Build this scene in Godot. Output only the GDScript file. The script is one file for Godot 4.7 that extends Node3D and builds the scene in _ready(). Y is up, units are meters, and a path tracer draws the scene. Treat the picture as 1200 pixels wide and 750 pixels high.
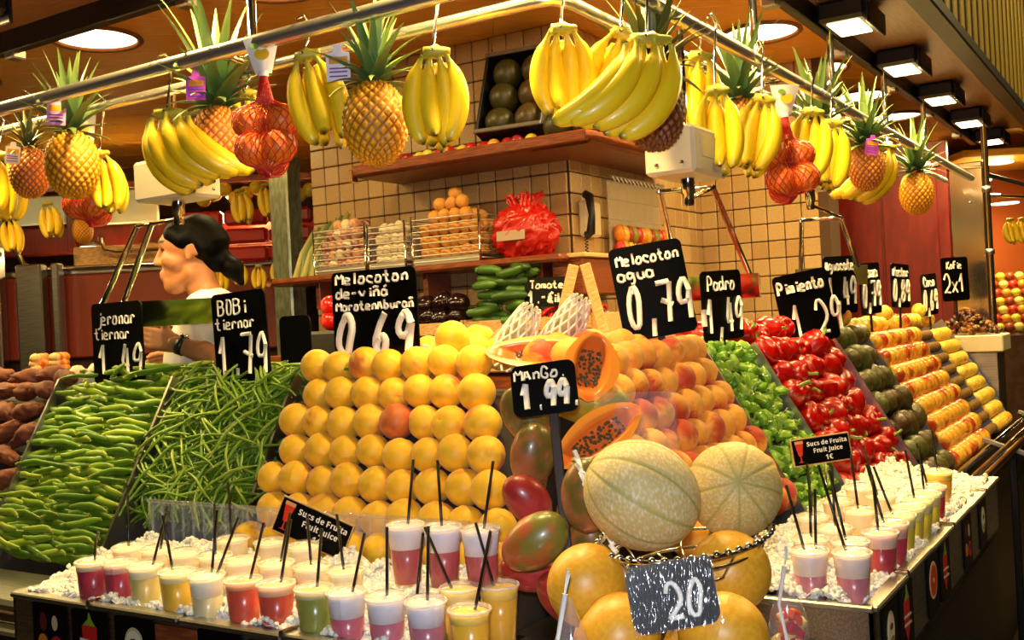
extends Node3D
# A corner fruit stall in a covered market. The left-hand counter runs along -x with its front edge on z = 0, the right-hand counter runs along -z with its front edge on x = 0.

const WARM := Color(1.0, 0.865, 0.56)
var rng := RandomNumberGenerator.new()
var taken := {}
var M := {}
var K := {}          # shared meshes
var cups := []       # [place, label]
const NTH := ["first", "second", "third", "fourth", "fifth", "sixth", "seventh", "eighth", "ninth", "tenth", "eleventh", "twelfth", "thirteenth", "fourteenth", "fifteenth", "sixteenth", "seventeenth", "eighteenth", "nineteenth", "twentieth", "twenty-first", "twenty-second", "twenty-third", "twenty-fourth", "twenty-fifth", "twenty-sixth", "twenty-seventh"]

# ---------------------------------------------------------------- nodes
func numbered(called: String) -> String:
	var n: int = taken.get(called, 0)
	taken[called] = n + 1
	return called if n == 0 else "%s_%03d" % [called, n]

func metas(o: Node, label: String, category: String, group := "", kind := "") -> void:
	if label: o.set_meta("label", label)
	if category: o.set_meta("category", category)
	if group: o.set_meta("group", group)
	if kind: o.set_meta("kind", kind)

func thing(called: String, label: String, category: String, xf := Transform3D(), group := "") -> Node3D:
	var o := Node3D.new()
	o.name = numbered(called)
	add_child(o)
	o.transform = xf
	metas(o, label, category, group)
	return o

func solo(called: String, label: String, category: String, mesh: Mesh, m: Material, xf := Transform3D(), group := "") -> MeshInstance3D:
	var o := MeshInstance3D.new()
	o.name = numbered(called)
	o.mesh = mesh
	o.material_override = m
	add_child(o)
	o.transform = xf
	metas(o, label, category, group)
	return o

func part(parent: Node, called: String, mesh: Mesh, m: Material, xf := Transform3D()) -> MeshInstance3D:
	var o := MeshInstance3D.new()
	o.name = called
	o.mesh = mesh
	o.material_override = m
	parent.add_child(o, true)
	o.transform = xf
	return o

func struct(called: String, mesh: Mesh, m: Material, xf := Transform3D()) -> MeshInstance3D:
	var o := solo(called, "", "", mesh, m, xf)
	o.set_meta("kind", "structure")
	return o

func T(p: Vector3, rx := 0.0, ry := 0.0, rz := 0.0, sc := 1.0) -> Transform3D:
	return Transform3D(Basis.from_euler(Vector3(rx, ry, rz)).scaled(Vector3.ONE * sc), p)

# basis whose y axis is `up` and whose z axis leans to `to`
func frame(up: Vector3, to: Vector3) -> Basis:
	var y := up.normalized()
	var x := y.cross(to).normalized()
	return Basis(x, y, x.cross(y))

func rnd(a: float, b: float) -> float:
	return rng.randf_range(a, b)

# ---------------------------------------------------------------- meshes
func begin() -> SurfaceTool:
	var s := SurfaceTool.new()
	s.begin(Mesh.PRIMITIVE_TRIANGLES)
	return s

func fin(s: SurfaceTool) -> ArrayMesh:
	s.generate_normals()
	return s.commit()

# flat convex polygon facing `out`
func face(s: SurfaceTool, pts: Array, out: Vector3) -> void:
	s.set_smooth_group(-1)
	var n: Vector3 = (pts[1] - pts[0]).cross(pts[2] - pts[0])
	if n.dot(out) > 0.0:
		pts = pts.duplicate()
		pts.reverse()
	for i in range(1, pts.size() - 1):
		s.add_vertex(pts[0]); s.add_vertex(pts[i]); s.add_vertex(pts[i + 1])

# box with bevelled edges
func add_box(s: SurfaceTool, c: Vector3, size: Vector3, bev := 0.0, b := Basis()) -> void:
	var h := size * 0.5
	bev = minf(bev, minf(h.x, minf(h.y, h.z)) * 0.9)
	var X := {}
	for sx in [-1, 1]:
		for sy in [-1, 1]:
			for sz in [-1, 1]:
				X[[sx, sy, sz]] = [c + b * Vector3(sx * h.x, sy * (h.y - bev), sz * (h.z - bev)), c + b * Vector3(sx * (h.x - bev), sy * h.y, sz * (h.z - bev)), c + b * Vector3(sx * (h.x - bev), sy * (h.y - bev), sz * h.z)]
	for q in [-1, 1]:
		face(s, [X[[q, -1, -1]][0], X[[q, 1, -1]][0], X[[q, 1, 1]][0], X[[q, -1, 1]][0]], b * Vector3(q, 0, 0))
		face(s, [X[[-1, q, -1]][1], X[[1, q, -1]][1], X[[1, q, 1]][1], X[[-1, q, 1]][1]], b * Vector3(0, q, 0))
		face(s, [X[[-1, -1, q]][2], X[[1, -1, q]][2], X[[1, 1, q]][2], X[[-1, 1, q]][2]], b * Vector3(0, 0, q))
		if bev > 0.0:
			for r in [-1, 1]:
				face(s, [X[[q, r, -1]][0], X[[q, r, 1]][0], X[[q, r, 1]][1], X[[q, r, -1]][1]], b * Vector3(q, r, 0))
				face(s, [X[[q, -1, r]][0], X[[q, 1, r]][0], X[[q, 1, r]][2], X[[q, -1, r]][2]], b * Vector3(q, 0, r))
				face(s, [X[[-1, q, r]][1], X[[1, q, r]][1], X[[1, q, r]][2], X[[-1, q, r]][2]], b * Vector3(0, q, r))
				for t in [-1, 1]:
					face(s, X[[q, r, t]], b * Vector3(q, r, t))

func box(size: Vector3, bev := 0.004) -> ArrayMesh:
	var s := begin()
	add_box(s, Vector3.ZERO, size, bev)
	return fin(s)

# f(u, v) -> Vector3 over u around and v upward; col(u, v) -> linear Color or null
func grid(s: SurfaceTool, nu: int, nv: int, f: Callable, col = null) -> void:
	s.set_smooth_group(0)
	var p := PackedVector3Array()
	var c := PackedColorArray()
	for j in nv + 1:
		for i in nu + 1:
			var u := float(i) / nu
			var v := float(j) / nv
			p.append(f.call(u, v))
			if col != null: c.append(col.call(u, v))
	var w := nu + 1
	for j in nv:
		for i in nu:
			var a := j * w + i
			for k in [a + 1, a + 1 + w, a + w, a + 1, a + w, a]:
				if col != null: s.set_color(c[k])
				s.set_uv(Vector2(float(k % w) / nu, float(k / w) / nv))
				s.add_vertex(p[k])

# profile of (radius, height) from bottom to top
func add_lathe(s: SurfaceTool, prof: Array, n := 24, xf := Transform3D()) -> void:
	var m := prof.size() - 1
	grid(s, n, m, func(u, v):
		var q: Vector2 = prof[int(round(v * m))]
		return xf * Vector3(q.x * cos(u * TAU), q.y, q.x * sin(u * TAU)))

func lathe(prof: Array, n := 24) -> ArrayMesh:
	var s := begin()
	add_lathe(s, prof, n)
	return fin(s)

# tube along points; r is a number or an array
func add_tube(s: SurfaceTool, pts: Array, r, n := 8, col = null, flat := 1.0) -> void:
	s.set_smooth_group(0)
	var rings := []
	var N := Vector3.ZERO
	for i in pts.size():
		var t: Vector3 = (pts[mini(i + 1, pts.size() - 1)] - pts[maxi(i - 1, 0)]).normalized()
		if i == 0:
			N = (Vector3.UP if absf(t.y) < 0.9 else Vector3.RIGHT)
		N = (N - t * N.dot(t)).normalized()
		var Bn := N.cross(t)
		var rr: float = r[i] if r is Array else r
		var ring := []
		for k in n:
			var a := TAU * k / n
			ring.append(pts[i] + N * cos(a) * rr + Bn * sin(a) * rr * flat)
		rings.append(ring)
	for i in pts.size() - 1:
		for k in n:
			var k2 := (k + 1) % n
			var vs := [rings[i][k2], rings[i + 1][k2], rings[i + 1][k], rings[i][k2], rings[i + 1][k], rings[i][k]]
			var ids := [i, i + 1, i + 1, i, i + 1, i]
			for q in 6:
				if col != null: s.set_color(col[ids[q]])
				s.add_vertex(vs[q])
	for e in [0, pts.size() - 1]:
		for k in n:
			var k2 := (k + 1) % n
			var tri := [pts[e], rings[e][k], rings[e][k2]] if e == 0 else [pts[e], rings[e][k2], rings[e][k]]
			for q in tri:
				if col != null: s.set_color(col[e])
				s.add_vertex(q)

func tube(pts: Array, r, n := 8) -> ArrayMesh:
	var s := begin()
	add_tube(s, pts, r, n)
	return fin(s)

# polygon in xy, thick along z, front at +z
func add_prism(s: SurfaceTool, poly: PackedVector2Array, z0: float, z1: float, xf := Transform3D()) -> void:
	s.set_smooth_group(-1)
	var idx := Geometry2D.triangulate_polygon(poly)
	var b := xf.basis
	for t in range(0, idx.size(), 3):
		for side in [z0, z1]:
			var q := []
			for k in 3:
				var p := poly[idx[t + k]]
				q.append(xf * Vector3(p.x, p.y, side))
			face(s, q, b * Vector3(0, 0, 1 if side == z1 else -1))
	var ccw := not Geometry2D.is_polygon_clockwise(poly)
	for i in poly.size():
		var a := poly[i]
		var c := poly[(i + 1) % poly.size()]
		var o := Vector2(c.y - a.y, a.x - c.x) * (1.0 if ccw else -1.0)
		face(s, [xf * Vector3(a.x, a.y, z0), xf * Vector3(c.x, c.y, z0), xf * Vector3(c.x, c.y, z1), xf * Vector3(a.x, a.y, z1)], b * Vector3(o.x, o.y, 0))

func prism(poly: PackedVector2Array, z0: float, z1: float) -> ArrayMesh:
	var s := begin()
	add_prism(s, poly, z0, z1)
	return fin(s)

func round_rect(w: float, h: float, r: float, n := 5) -> PackedVector2Array:
	var p := PackedVector2Array()
	for c in [[1, 1, 0], [-1, 1, 1], [-1, -1, 2], [1, -1, 3]]:
		for i in n + 1:
			var a: float = (c[2] + float(i) / n) * PI / 2
			p.append(Vector2(c[0] * (w / 2 - r) + cos(a) * r, c[1] * (h / 2 - r) + sin(a) * r))
	return p

func disc_poly(r: float, n := 20, sx := 1.0) -> PackedVector2Array:
	var p := PackedVector2Array()
	for i in n:
		p.append(Vector2(cos(TAU * i / n) * r * sx, sin(TAU * i / n) * r))
	return p

# ellipsoid-like body pushed about by bump(dir) -> factor
func blob(rx: float, ry: float, rz: float, nu: int, nv: int, bump = null, col = null) -> ArrayMesh:
	var s := begin()
	var at := func(u, v):
		var la: float = (v - 0.5) * PI
		return Vector3(cos(la) * cos(u * TAU), sin(la), cos(la) * sin(u * TAU))
	grid(s, nu, nv, func(u, v):
		var d: Vector3 = at.call(u, v)
		var k: float = 1.0 if bump == null else bump.call(d)
		return Vector3(d.x * rx, d.y * ry, d.z * rz) * k, null if col == null else func(u, v): return col.call(at.call(u, v)))
	return fin(s)

func noise(seed_: int, freq: float) -> FastNoiseLite:
	var n := FastNoiseLite.new()
	n.seed = seed_
	n.frequency = freq
	n.fractal_octaves = 3
	return n

func lin(hex: String) -> Color:
	return Color(hex).srgb_to_linear()

# ---------------------------------------------------------------- materials
func mt(key: String, hex = "ffffff", rough := 0.5, metal := 0.0) -> StandardMaterial3D:
	if not M.has(key):
		var m := StandardMaterial3D.new()
		m.resource_name = key
		m.albedo_color = Color(hex)
		m.roughness = rough
		m.metallic = metal
		M[key] = m
	return M[key]

func vmat(key: String, rough := 0.5, coat := 0.0) -> StandardMaterial3D:
	var m := mt(key, "ffffff", rough)
	m.vertex_color_use_as_albedo = true
	if coat > 0.0:
		m.clearcoat_enabled = true
		m.clearcoat = coat
		m.clearcoat_roughness = 0.15
	return m

func glow(key: String, c: Color, e: float) -> StandardMaterial3D:
	var m := mt(key, "fff4dd", 0.5)
	m.emission_enabled = true
	m.emission = c
	m.emission_energy_multiplier = e
	return m

func clear(key: String, hex: String, alpha: float, rough := 0.08) -> StandardMaterial3D:
	var m := mt(key, hex, rough)
	m.transparency = BaseMaterial3D.TRANSPARENCY_ALPHA
	m.albedo_color.a = alpha
	return m

func noise_tex(seed_: int, freq: float, ramp: Array, size := 512, octaves := 4) -> NoiseTexture2D:
	var t := NoiseTexture2D.new()
	t.width = size
	t.height = size
	t.seamless = true
	var n := FastNoiseLite.new()
	n.seed = seed_
	n.frequency = freq
	n.fractal_octaves = octaves
	t.noise = n
	var g := Gradient.new()
	g.offsets = PackedFloat32Array(ramp.map(func(x): return x[0]))
	g.colors = PackedColorArray(ramp.map(func(x): return Color(x[1])))
	t.color_ramp = g
	return t

# surface coloured by noise, in the thing's own axes
func mottled(key: String, ramp: Array, scale: Vector3, rough: float, seed_ := 1, freq := 0.02, metal := 0.0) -> StandardMaterial3D:
	var m := mt(key, "ffffff", rough, metal)
	m.albedo_texture = noise_tex(seed_, freq, ramp)
	m.uv1_triplanar = true
	m.uv1_scale = scale
	return m

func make_materials() -> void:
	mottled("ceiling_wood", [[0.25, "e2a030"], [0.5, "ecac38"], [0.75, "f2b644"]], Vector3(0.5, 9, 9), 0.32, 3, 0.02)
	mottled("soffit_wood", [[0.3, "6b3f20"], [0.7, "7f4d28"]], Vector3(6, 6, 0.6), 0.4, 5)
	mottled("shelf_wood", [[0.3, "6a3016"], [0.5, "7c3d1d"], [0.75, "8d4a25"]], Vector3(1, 10, 10), 0.35, 6)
	mottled("crate_wood", [[0.3, "b98d50"], [0.5, "cba062"], [0.75, "d9b378"]], Vector3(2, 14, 14), 0.6, 7)
	mottled("tile_a", [[0.3, "ab8a58"], [0.7, "b69666"]], Vector3(7, 7, 7), 0.28, 11)
	mottled("tile_b", [[0.3, "a48354"], [0.7, "b08e5e"]], Vector3(7, 7, 7), 0.28, 12)
	mottled("tile_c", [[0.3, "b29362"], [0.7, "bc9e6e"]], Vector3(7, 7, 7), 0.28, 13)
	mt("grout", "4a3320", 0.9)
	mt("stand_dark", "362c24", 0.6)
	mottled("steel", [[0.3, "9d9a94"], [0.7, "b8b5ae"]], Vector3(0.6, 14, 14), 0.3, 21, 0.02, 1.0)
	mt("chrome", "d6d2c8", 0.12, 1.0)
	mt("brushed", "b2aea4", 0.34, 1.0)
	mt("dark_metal", "2a2420", 0.4, 0.7)
	mt("black_plastic", "0d0c0b", 0.45)
	mottled("floor_stone", [[0.3, "3b332b"], [0.7, "4a4036"]], Vector3(2, 2, 2), 0.4, 31)
	mottled("hall_wall", [[0.3, "4a2f1d"], [0.7, "5b3a24"]], Vector3(0.7, 0.7, 0.7), 0.8, 32)
	mottled("red_panel", [[0.3, "520d07"], [0.7, "60120a"]], Vector3(2, 0.4, 2), 0.3, 33)
	mt("cream", "d9cba6", 0.45)
	mt("white_card", "efe9dc", 0.5)
	mt("card_black", "060505", 0.35)
	M.card_black.metallic_specular = 0.25
	mt("chalk", "f4efe2", 0.7)
	mt("gold", "8a7420", 0.5, 0.0)
	mt("rail_steel", "ddd4c4", 0.26, 0.9)
	mt("charcoal", "2b2a2c", 0.5)
	glow("lamp_face", Color(1.0, 0.90, 0.68), 3.2)

# ---------------------------------------------------------------- scene
func _ready() -> void:
	rng.seed = 20240613
	# camera, background, exposure
	var cam := Camera3D.new()
	cam.name = "camera"
	cam.fov = 2.0 * rad_to_deg(atan(375.0 / 1228.0))
	cam.position = Vector3(0.47, 1.5, 1.343)
	cam.rotation_degrees = Vector3(0.233, 32.3, -2.95)
	cam.near = 0.05
	cam.far = 60.0
	add_child(cam)
	cam.current = true
	var env := Environment.new()
	env.background_mode = Environment.BG_COLOR
	env.background_color = Color(0.05, 0.035, 0.02)
	env.tonemap_mode = Environment.TONE_MAPPER_LINEAR
	env.tonemap_exposure = 2.8
	env.sdfgi_enabled = true
	env.ssao_enabled = true
	env.ssil_enabled = true
	var we := WorldEnvironment.new()
	we.name = "environment"
	we.environment = env
	add_child(we)
	# the photographer's flash: glints on the scale pans and cups show it
	var fl := OmniLight3D.new()
	fl.name = "camera_flash"
	fl.position = Vector3(0.47, 1.58, 1.36)
	fl.light_color = Color(0.93, 0.95, 1.0)
	fl.light_energy = 0.8
	fl.light_size = 0.03
	fl.omni_range = 30.0
	fl.shadow_enabled = true
	add_child(fl)
	make_materials()
	build_lamps()
	build_hall()
	build_walls()
	build_counters()
	build_all_else()

func area_light(parent: Node, at: Vector3, size: Vector2, energy: float) -> void:
	var l := AreaLight3D.new()
	l.name = "lamp_light"
	l.area_size = size
	l.light_color = WARM
	l.light_energy = energy
	l.area_range = 30.0
	l.shadow_enabled = true
	parent.add_child(l, true)
	l.position = at
	l.rotation_degrees.x = -90

func build_lamps() -> void:
	var ring := lathe([Vector2(0.203, 0.0), Vector2(0.207, -0.01), Vector2(0.196, -0.018), Vector2(0.18, -0.013), Vector2(0.177, 0.0)], 36)
	var glass := lathe([Vector2(0.0, -0.012), Vector2(0.09, -0.010), Vector2(0.15, -0.006), Vector2(0.178, 0.0)], 36)
	var spots := [Vector3(-3.62, 2.9, -1.71), Vector3(-2.5, 2.9, -1.71), Vector3(-4.74, 2.9, -1.71), Vector3(-5.86, 2.9, -1.71), Vector3(-1.22, 2.9, -2.70), Vector3(-1.22, 2.9, -3.80), Vector3(-1.24, 2.9, -4.80), Vector3(-1.22, 2.9, -5.82), Vector3(-1.22, 2.9, -6.80), Vector3(-1.22, 2.9, -1.71)]
	for i in spots.size():
		var left: bool = i < 4
		var o := thing("ceiling_downlight", "round recessed ceiling lamp over the bean counter, %s on from the bright one" % NTH[i] if left else "round recessed ceiling lamp over the pepper counter, %s from the corner" % NTH[(i - 3) % 6], "lamp", Transform3D(Basis(), spots[i]), "round lamps along the counter with beans" if left else "round lamps along the counter with peppers")
		if i == 0: o.set_meta("label", "round glowing ceiling lamp above the pineapple with pink tag")
		part(o, "trim_ring", ring, mt("soffit_wood"))
		part(o, "diffuser", glass, mt("lamp_face"))
		area_light(o, Vector3(0, -0.02, 0), Vector2(0.28, 0.28), 0.6)
	# oblong floodlights under the canopy edge
	var hs := begin()
	add_box(hs, Vector3(0, 0.0, 0), Vector3(0.16, 0.07, 0.24), 0.012)
	add_box(hs, Vector3(0.085, -0.02, 0), Vector3(0.012, 0.075, 0.24), 0.004)
	var housing := fin(hs)
	var face_ := box(Vector3(0.105, 0.006, 0.185), 0.002)
	for i in 13:
		var right := i < 7
		var p := Vector3(-0.41, 2.475, -0.65 - 0.81 * i) if right else Vector3(-0.75 - 0.81 * (i - 7), 2.475, -0.33)
		var o := thing("canopy_floodlight", "oblong canopy floodlight above the pepper counter, %s from the corner" % NTH[i] if right else "oblong canopy floodlight above the bean counter, %s from the corner" % NTH[i - 7], "lamp", Transform3D(Basis(Vector3.UP, 0.0 if right else PI / 2), p), "floodlights above the pepper counter" if right else "floodlights above the bean counter")
		part(o, "housing", housing, mt("dark_metal"))
		part(o, "lens", face_, mt("lamp_face"), T(Vector3(0, -0.037, 0)))
		area_light(o, Vector3(0, -0.046, 0), Vector2(0.1, 0.18), 0.8)

	# pendant over the aisle, out of the picture: it lights the gilt slats of the fascia
	for z in [-2.6, -4.6]:
		var o := thing("aisle_pendant", "bowl pendant lamp hanging over the aisle", "lamp", T(Vector3(1.35, 3.7, z)), "pendants over the aisle")
		part(o, "shade", lathe([Vector2(0.17, -0.02), Vector2(0.18, 0.0), Vector2(0.12, 0.10), Vector2(0.03, 0.14), Vector2(0.0, 0.145)], 24), mt("dark_metal"))
		part(o, "bulb", lathe([Vector2(0, -0.05), Vector2(0.04, -0.035), Vector2(0.05, 0.0), Vector2(0.03, 0.04), Vector2(0.0, 0.05)], 16), mt("lamp_face"))
		part(o, "cable", tube([Vector3(0, 0.14, 0), Vector3(0, 1.7, 0)], 0.006, 6), mt("black_plastic"))
		var l := OmniLight3D.new()
		l.name = "lamp_light"
		l.light_color = WARM
		l.light_energy = 1.1
		l.light_size = 0.05
		l.omni_range = 30.0
		l.shadow_enabled = true
		o.add_child(l)

func build_hall() -> void:
	struct("floor", box(Vector3(24, 0.1, 24), 0), mt("floor_stone"), T(Vector3(-3, -0.05, -3)))
	struct("floor_platform", box(Vector3(6, 0.16, 4.3), 0.01), mt("floor_stone"), T(Vector3(-3.75, 0.08, -2.85)))
	struct("wall_left", box(Vector3(0.2, 6, 24), 0), mt("hall_wall"), T(Vector3(-10, 3, -3)))
	struct("wall_far", box(Vector3(24, 6, 0.2), 0), mt("hall_wall"), T(Vector3(-3, 3, -13)))
	struct("wall_right", box(Vector3(0.2, 6, 24), 0), mt("hall_wall"), T(Vector3(6, 3, -3)))
	struct("wall_behind", box(Vector3(24, 6, 0.2), 0), mt("hall_wall"), T(Vector3(-3, 3, 7)))
	struct("ceiling_hall", box(Vector3(24, 0.2, 24), 0), mt("hall_wall"), T(Vector3(-3, 5.5, -3)))
	# stall ceiling: slanting planks cut to the canopy's edge
	var base := struct("ceiling", prism(PackedVector2Array([Vector2(-0.53, 0.66), Vector2(-9, 0.66), Vector2(-9, 12), Vector2(-0.53, 12)]), 2.93, 3.0), mt("grout"), Transform3D(Basis(Vector3.RIGHT, Vector3(0, 0, -1), Vector3.UP), Vector3.ZERO))
	var region := PackedVector2Array()
	var yaw := deg_to_rad(32.3)
	var ax := Vector2(cos(yaw), -sin(yaw))      # along a plank, in (x, z)
	var ay := Vector2(-sin(yaw), -cos(yaw))     # across the planks
	for c in [Vector2(-0.53, -0.66), Vector2(-0.53, -12), Vector2(-9, -12), Vector2(-9, -0.66)]:
		region.append(Vector2(c.dot(ax), c.dot(ay)))
	for i in 43:
		var a := 0.66 + 0.273 * i
		var strip := PackedVector2Array([Vector2(-14, a + 0.002), Vector2(14, a + 0.002), Vector2(14, a + 0.268), Vector2(-14, a + 0.268)])
		for poly in Geometry2D.intersect_polygons(strip, region):
			# local x along, local y across, local z down
			var o := part(base, "plank", prism(poly, -2.93, -2.9), mt("ceiling_wood"))
			var world := Transform3D(Basis(Vector3(ax.x, 0, ax.y), Vector3(ay.x, 0, ay.y), Vector3.DOWN), Vector3.ZERO)
			o.transform = base.transform.affine_inverse() * world
	# canopy beyond the ceiling: edge beam, soffit, dark fascia with gilt slats
	for q in [[0, "trim_1"], [1, "trim_2"]]:
		var right: bool = q[0] == 0
		var g := -1.0 if right else 1.0
		var len_ := 5.3 if right else 7.0
		var mid := -0.25 - len_ / 2
		var s := begin()
		add_box(s, Vector3(g * 0.515, 2.48, mid), Vector3(0.035, 0.075, len_), 0.004)
		add_box(s, Vector3(g * 0.545, 2.487, mid), Vector3(0.012, 0.03, len_), 0.003)
		var beam := struct(q[1], fin(s), mt("dark_metal"), Transform3D() if right else Transform3D(Basis(Vector3.UP, PI / 2), Vector3(0, 0, -0.13)))
		part(beam, "riser", box(Vector3(0.03, 0.45, len_), 0.004), mt("ceiling_wood"), T(Vector3(g * 0.52, 2.73, mid)))
		part(beam, "soffit", box(Vector3(0.3, 0.03, len_), 0.004), mt("soffit_wood"), T(Vector3(g * 0.38, 2.525, mid)))
		part(beam, "edge_strip", box(Vector3(0.075, 0.05, len_), 0.006), mt("charcoal"), T(Vector3(g * 0.2, 2.525, mid)))
		part(beam, "fascia_board", box(Vector3(0.03, 0.8, len_), 0.004), mt("charcoal"), T(Vector3(g * 0.20, 2.95, mid)))
		if right:
			var slat := box(Vector3(0.012, 0.72, 0.07), 0.004)
			for i in 22:
				part(beam, "slat", slat, mt("gold"), T(Vector3(-0.18, 2.92, -1.75 - 0.165 * i)))
		for i in 6:
			part(beam, "bracket", box(Vector3(0.05, 0.03, 0.05), 0.005), mt("brushed"), T(Vector3(g * 0.53, 2.44, -1.0 - i * 0.81)))

func build_walls() -> void:
	# three tiled faces of the shop's core; 10 cm tiles
	tiled("wall_back", Vector3(-3.495, 0.2, -2.95), Vector3.RIGHT, Vector3.BACK, 1.605, 2.7, 11)
	tiled("wall_side", Vector3(-1.89, 0.2, -2.95), Vector3.FORWARD, Vector3.RIGHT, 1.605, 2.7, 11)
	tiled("wall_recess", Vector3(-1.885, 0.2, -4.55), Vector3.RIGHT, Vector3.BACK, 0.755, 2.7, 11)
	# red end wall, steel end pillar and the post by it
	var s := begin()
	add_box(s, Vector3(0, 0, 0), Vector3(0.72, 2.42, 0.06), 0.004)
	var red := struct("wall_end", fin(s), mt("red_panel"), T(Vector3(-0.945, 1.21, -5.05)))
	part(red, "panel", box(Vector3(0.30, 2.38, 0.012), 0.003), mt("red_panel"), T(Vector3(-0.165, 0, 0.034)))
	part(red, "panel", box(Vector3(0.30, 2.38, 0.012), 0.003), mt("red_panel"), T(Vector3(0.15, 0, 0.034)))
	var p := thing("steel_end_pillar", "tall polished steel pillar cladding at the end of red wall", "pillar", T(Vector3(-0.49, 0, -5.05)))
	part(p, "sheet", box(Vector3(0.18, 2.24, 0.08), 0.006), mt("pillar_steel", "b8ab98", 0.14, 1.0), T(Vector3(0, 1.12, 0)))
	part(p, "cap_rail", box(Vector3(0.18, 0.03, 0.1), 0.006), mt("chrome"), T(Vector3(0, 2.26, 0)))
	part(p, "screw", lathe([Vector2(0.008, 0), Vector2(0.008, 0.006), Vector2(0.0, 0.009)], 10), mt("chrome"), T(Vector3(0.02, 2.05, 0.04), PI / 2))
	var post := thing("corner_post", "slim bright steel post beside the steel pillar", "post", T(Vector3(-0.385, 0, -5.02)))
	part(post, "tube", tube([Vector3(0, 0, 0), Vector3(0, 2.5, 0)], 0.019, 14), mt("chrome"))
	part(post, "flange", lathe([Vector2(0.05, 2.47), Vector2(0.05, 2.48), Vector2(0.02, 2.5)], 14), mt("chrome"))
	for y in [1.2, 1.75, 2.1]:
		part(post, "collar", lathe([Vector2(0.02, y), Vector2(0.026, y + 0.003), Vector2(0.026, y + 0.03), Vector2(0.02, y + 0.033)], 14), mt("brushed"))

func tiled(called: String, at: Vector3, along: Vector3, out: Vector3, w: float, h: float, seed_: int) -> void:
	var b := Basis(along, Vector3.UP, along.cross(Vector3.UP))
	if b.z.dot(out) < 0.0: b = Basis(along, Vector3.UP, out)
	var s := begin()
	add_box(s, Vector3(w / 2, h / 2, -0.1 * b.z.dot(out)), Vector3(w, h, 0.2), 0)
	var o := struct(called, fin(s), mt("grout"), Transform3D(b, at))
	var mesh := box(Vector3(0.0945, 0.0945, 0.012), 0.004)
	# rows that show above the goods
	for j in range(10, int(h / 0.1)):
		for i in int(w / 0.1 + 0.4):
			if 0.1 * i + 0.094 > w + 0.005: continue
			var k: String = ["tile_a", "tile_b", "tile_c"][rng.randi() % 3]
			part(o, "tile", mesh, mt(k), T(Vector3(0.05 + 0.1 * i, 0.05 + 0.1 * j, 0.003 * b.z.dot(out))))

# ---------------------------------------------------------------- counters
# the goods slope up at 60 degrees: left-hand front faces +z, right-hand front faces +x
func slope_l(x: float, y: float, off := 0.0) -> Vector3:
	return Vector3(x, y + 0.507 * off, -0.40 - (y - 1.06) / 1.7 + 0.862 * off)

func slope_r(z: float, y: float, off := 0.0) -> Vector3:
	return Vector3(-0.40 - (y - 1.06) / 1.7 + 0.862 * off, y + 0.507 * off, z)

func stand(called: String, label: String, a: float, b: float, y0: float, y1: float, back: float, left: bool) -> Node3D:
	# stepped body under the goods, from a to b along the counter
	var f0 := 0.46 + (y0 - 1.06) / 1.7
	var f1 := 0.46 + (y1 - 1.06) / 1.7
	var poly := PackedVector2Array([Vector2(-f0, 0.0), Vector2(-f0, y0), Vector2(-f1, y1), Vector2(-back, y1), Vector2(-back, 0.0)])
	var o := thing(called, label, "display stand")
	# left: local x -> world z, local z -> world x
	var xf := Transform3D(Basis(Vector3(0, 0, 1), Vector3.UP, Vector3(-1, 0, 0)), Vector3.ZERO) if left else Transform3D()
	part(o, "body", prism(poly, -b if left else a, -a if left else b), mt("stand_dark"), xf)
	return o

func divider(o: Node, at: float, y0: float, y1: float, left: bool, proud := 0.012) -> void:
	var p := []
	for q in [[y0, -0.07], [y1, -0.07], [y1, proud], [y0, proud]]:
		var v := slope_l(0, q[0], q[1]) if left else slope_r(0, q[0], q[1])
		p.append(Vector2(v.z if left else v.x, v.y))
	var xf := Transform3D(Basis(Vector3(0, 0, 1), Vector3.UP, Vector3(-1, 0, 0)), Vector3(at, 0, 0)) if left else Transform3D(Basis(), Vector3(0, 0, at))
	part(o, "divider", prism(PackedVector2Array(p), -0.004, 0.004), mt("brushed"), xf)

func print_disc(o: Node, called: String, c: Vector3, r: float, hex: String, z: float, b: Basis, sx := 1.0) -> void:
	part(o, called, prism(disc_poly(r, 18, sx), 0.0, 0.0006), mt("print_" + hex, hex, 0.45), Transform3D(b, c + b.z * z))

const LIFT := Vector3(0, 0.012, 0)

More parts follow.
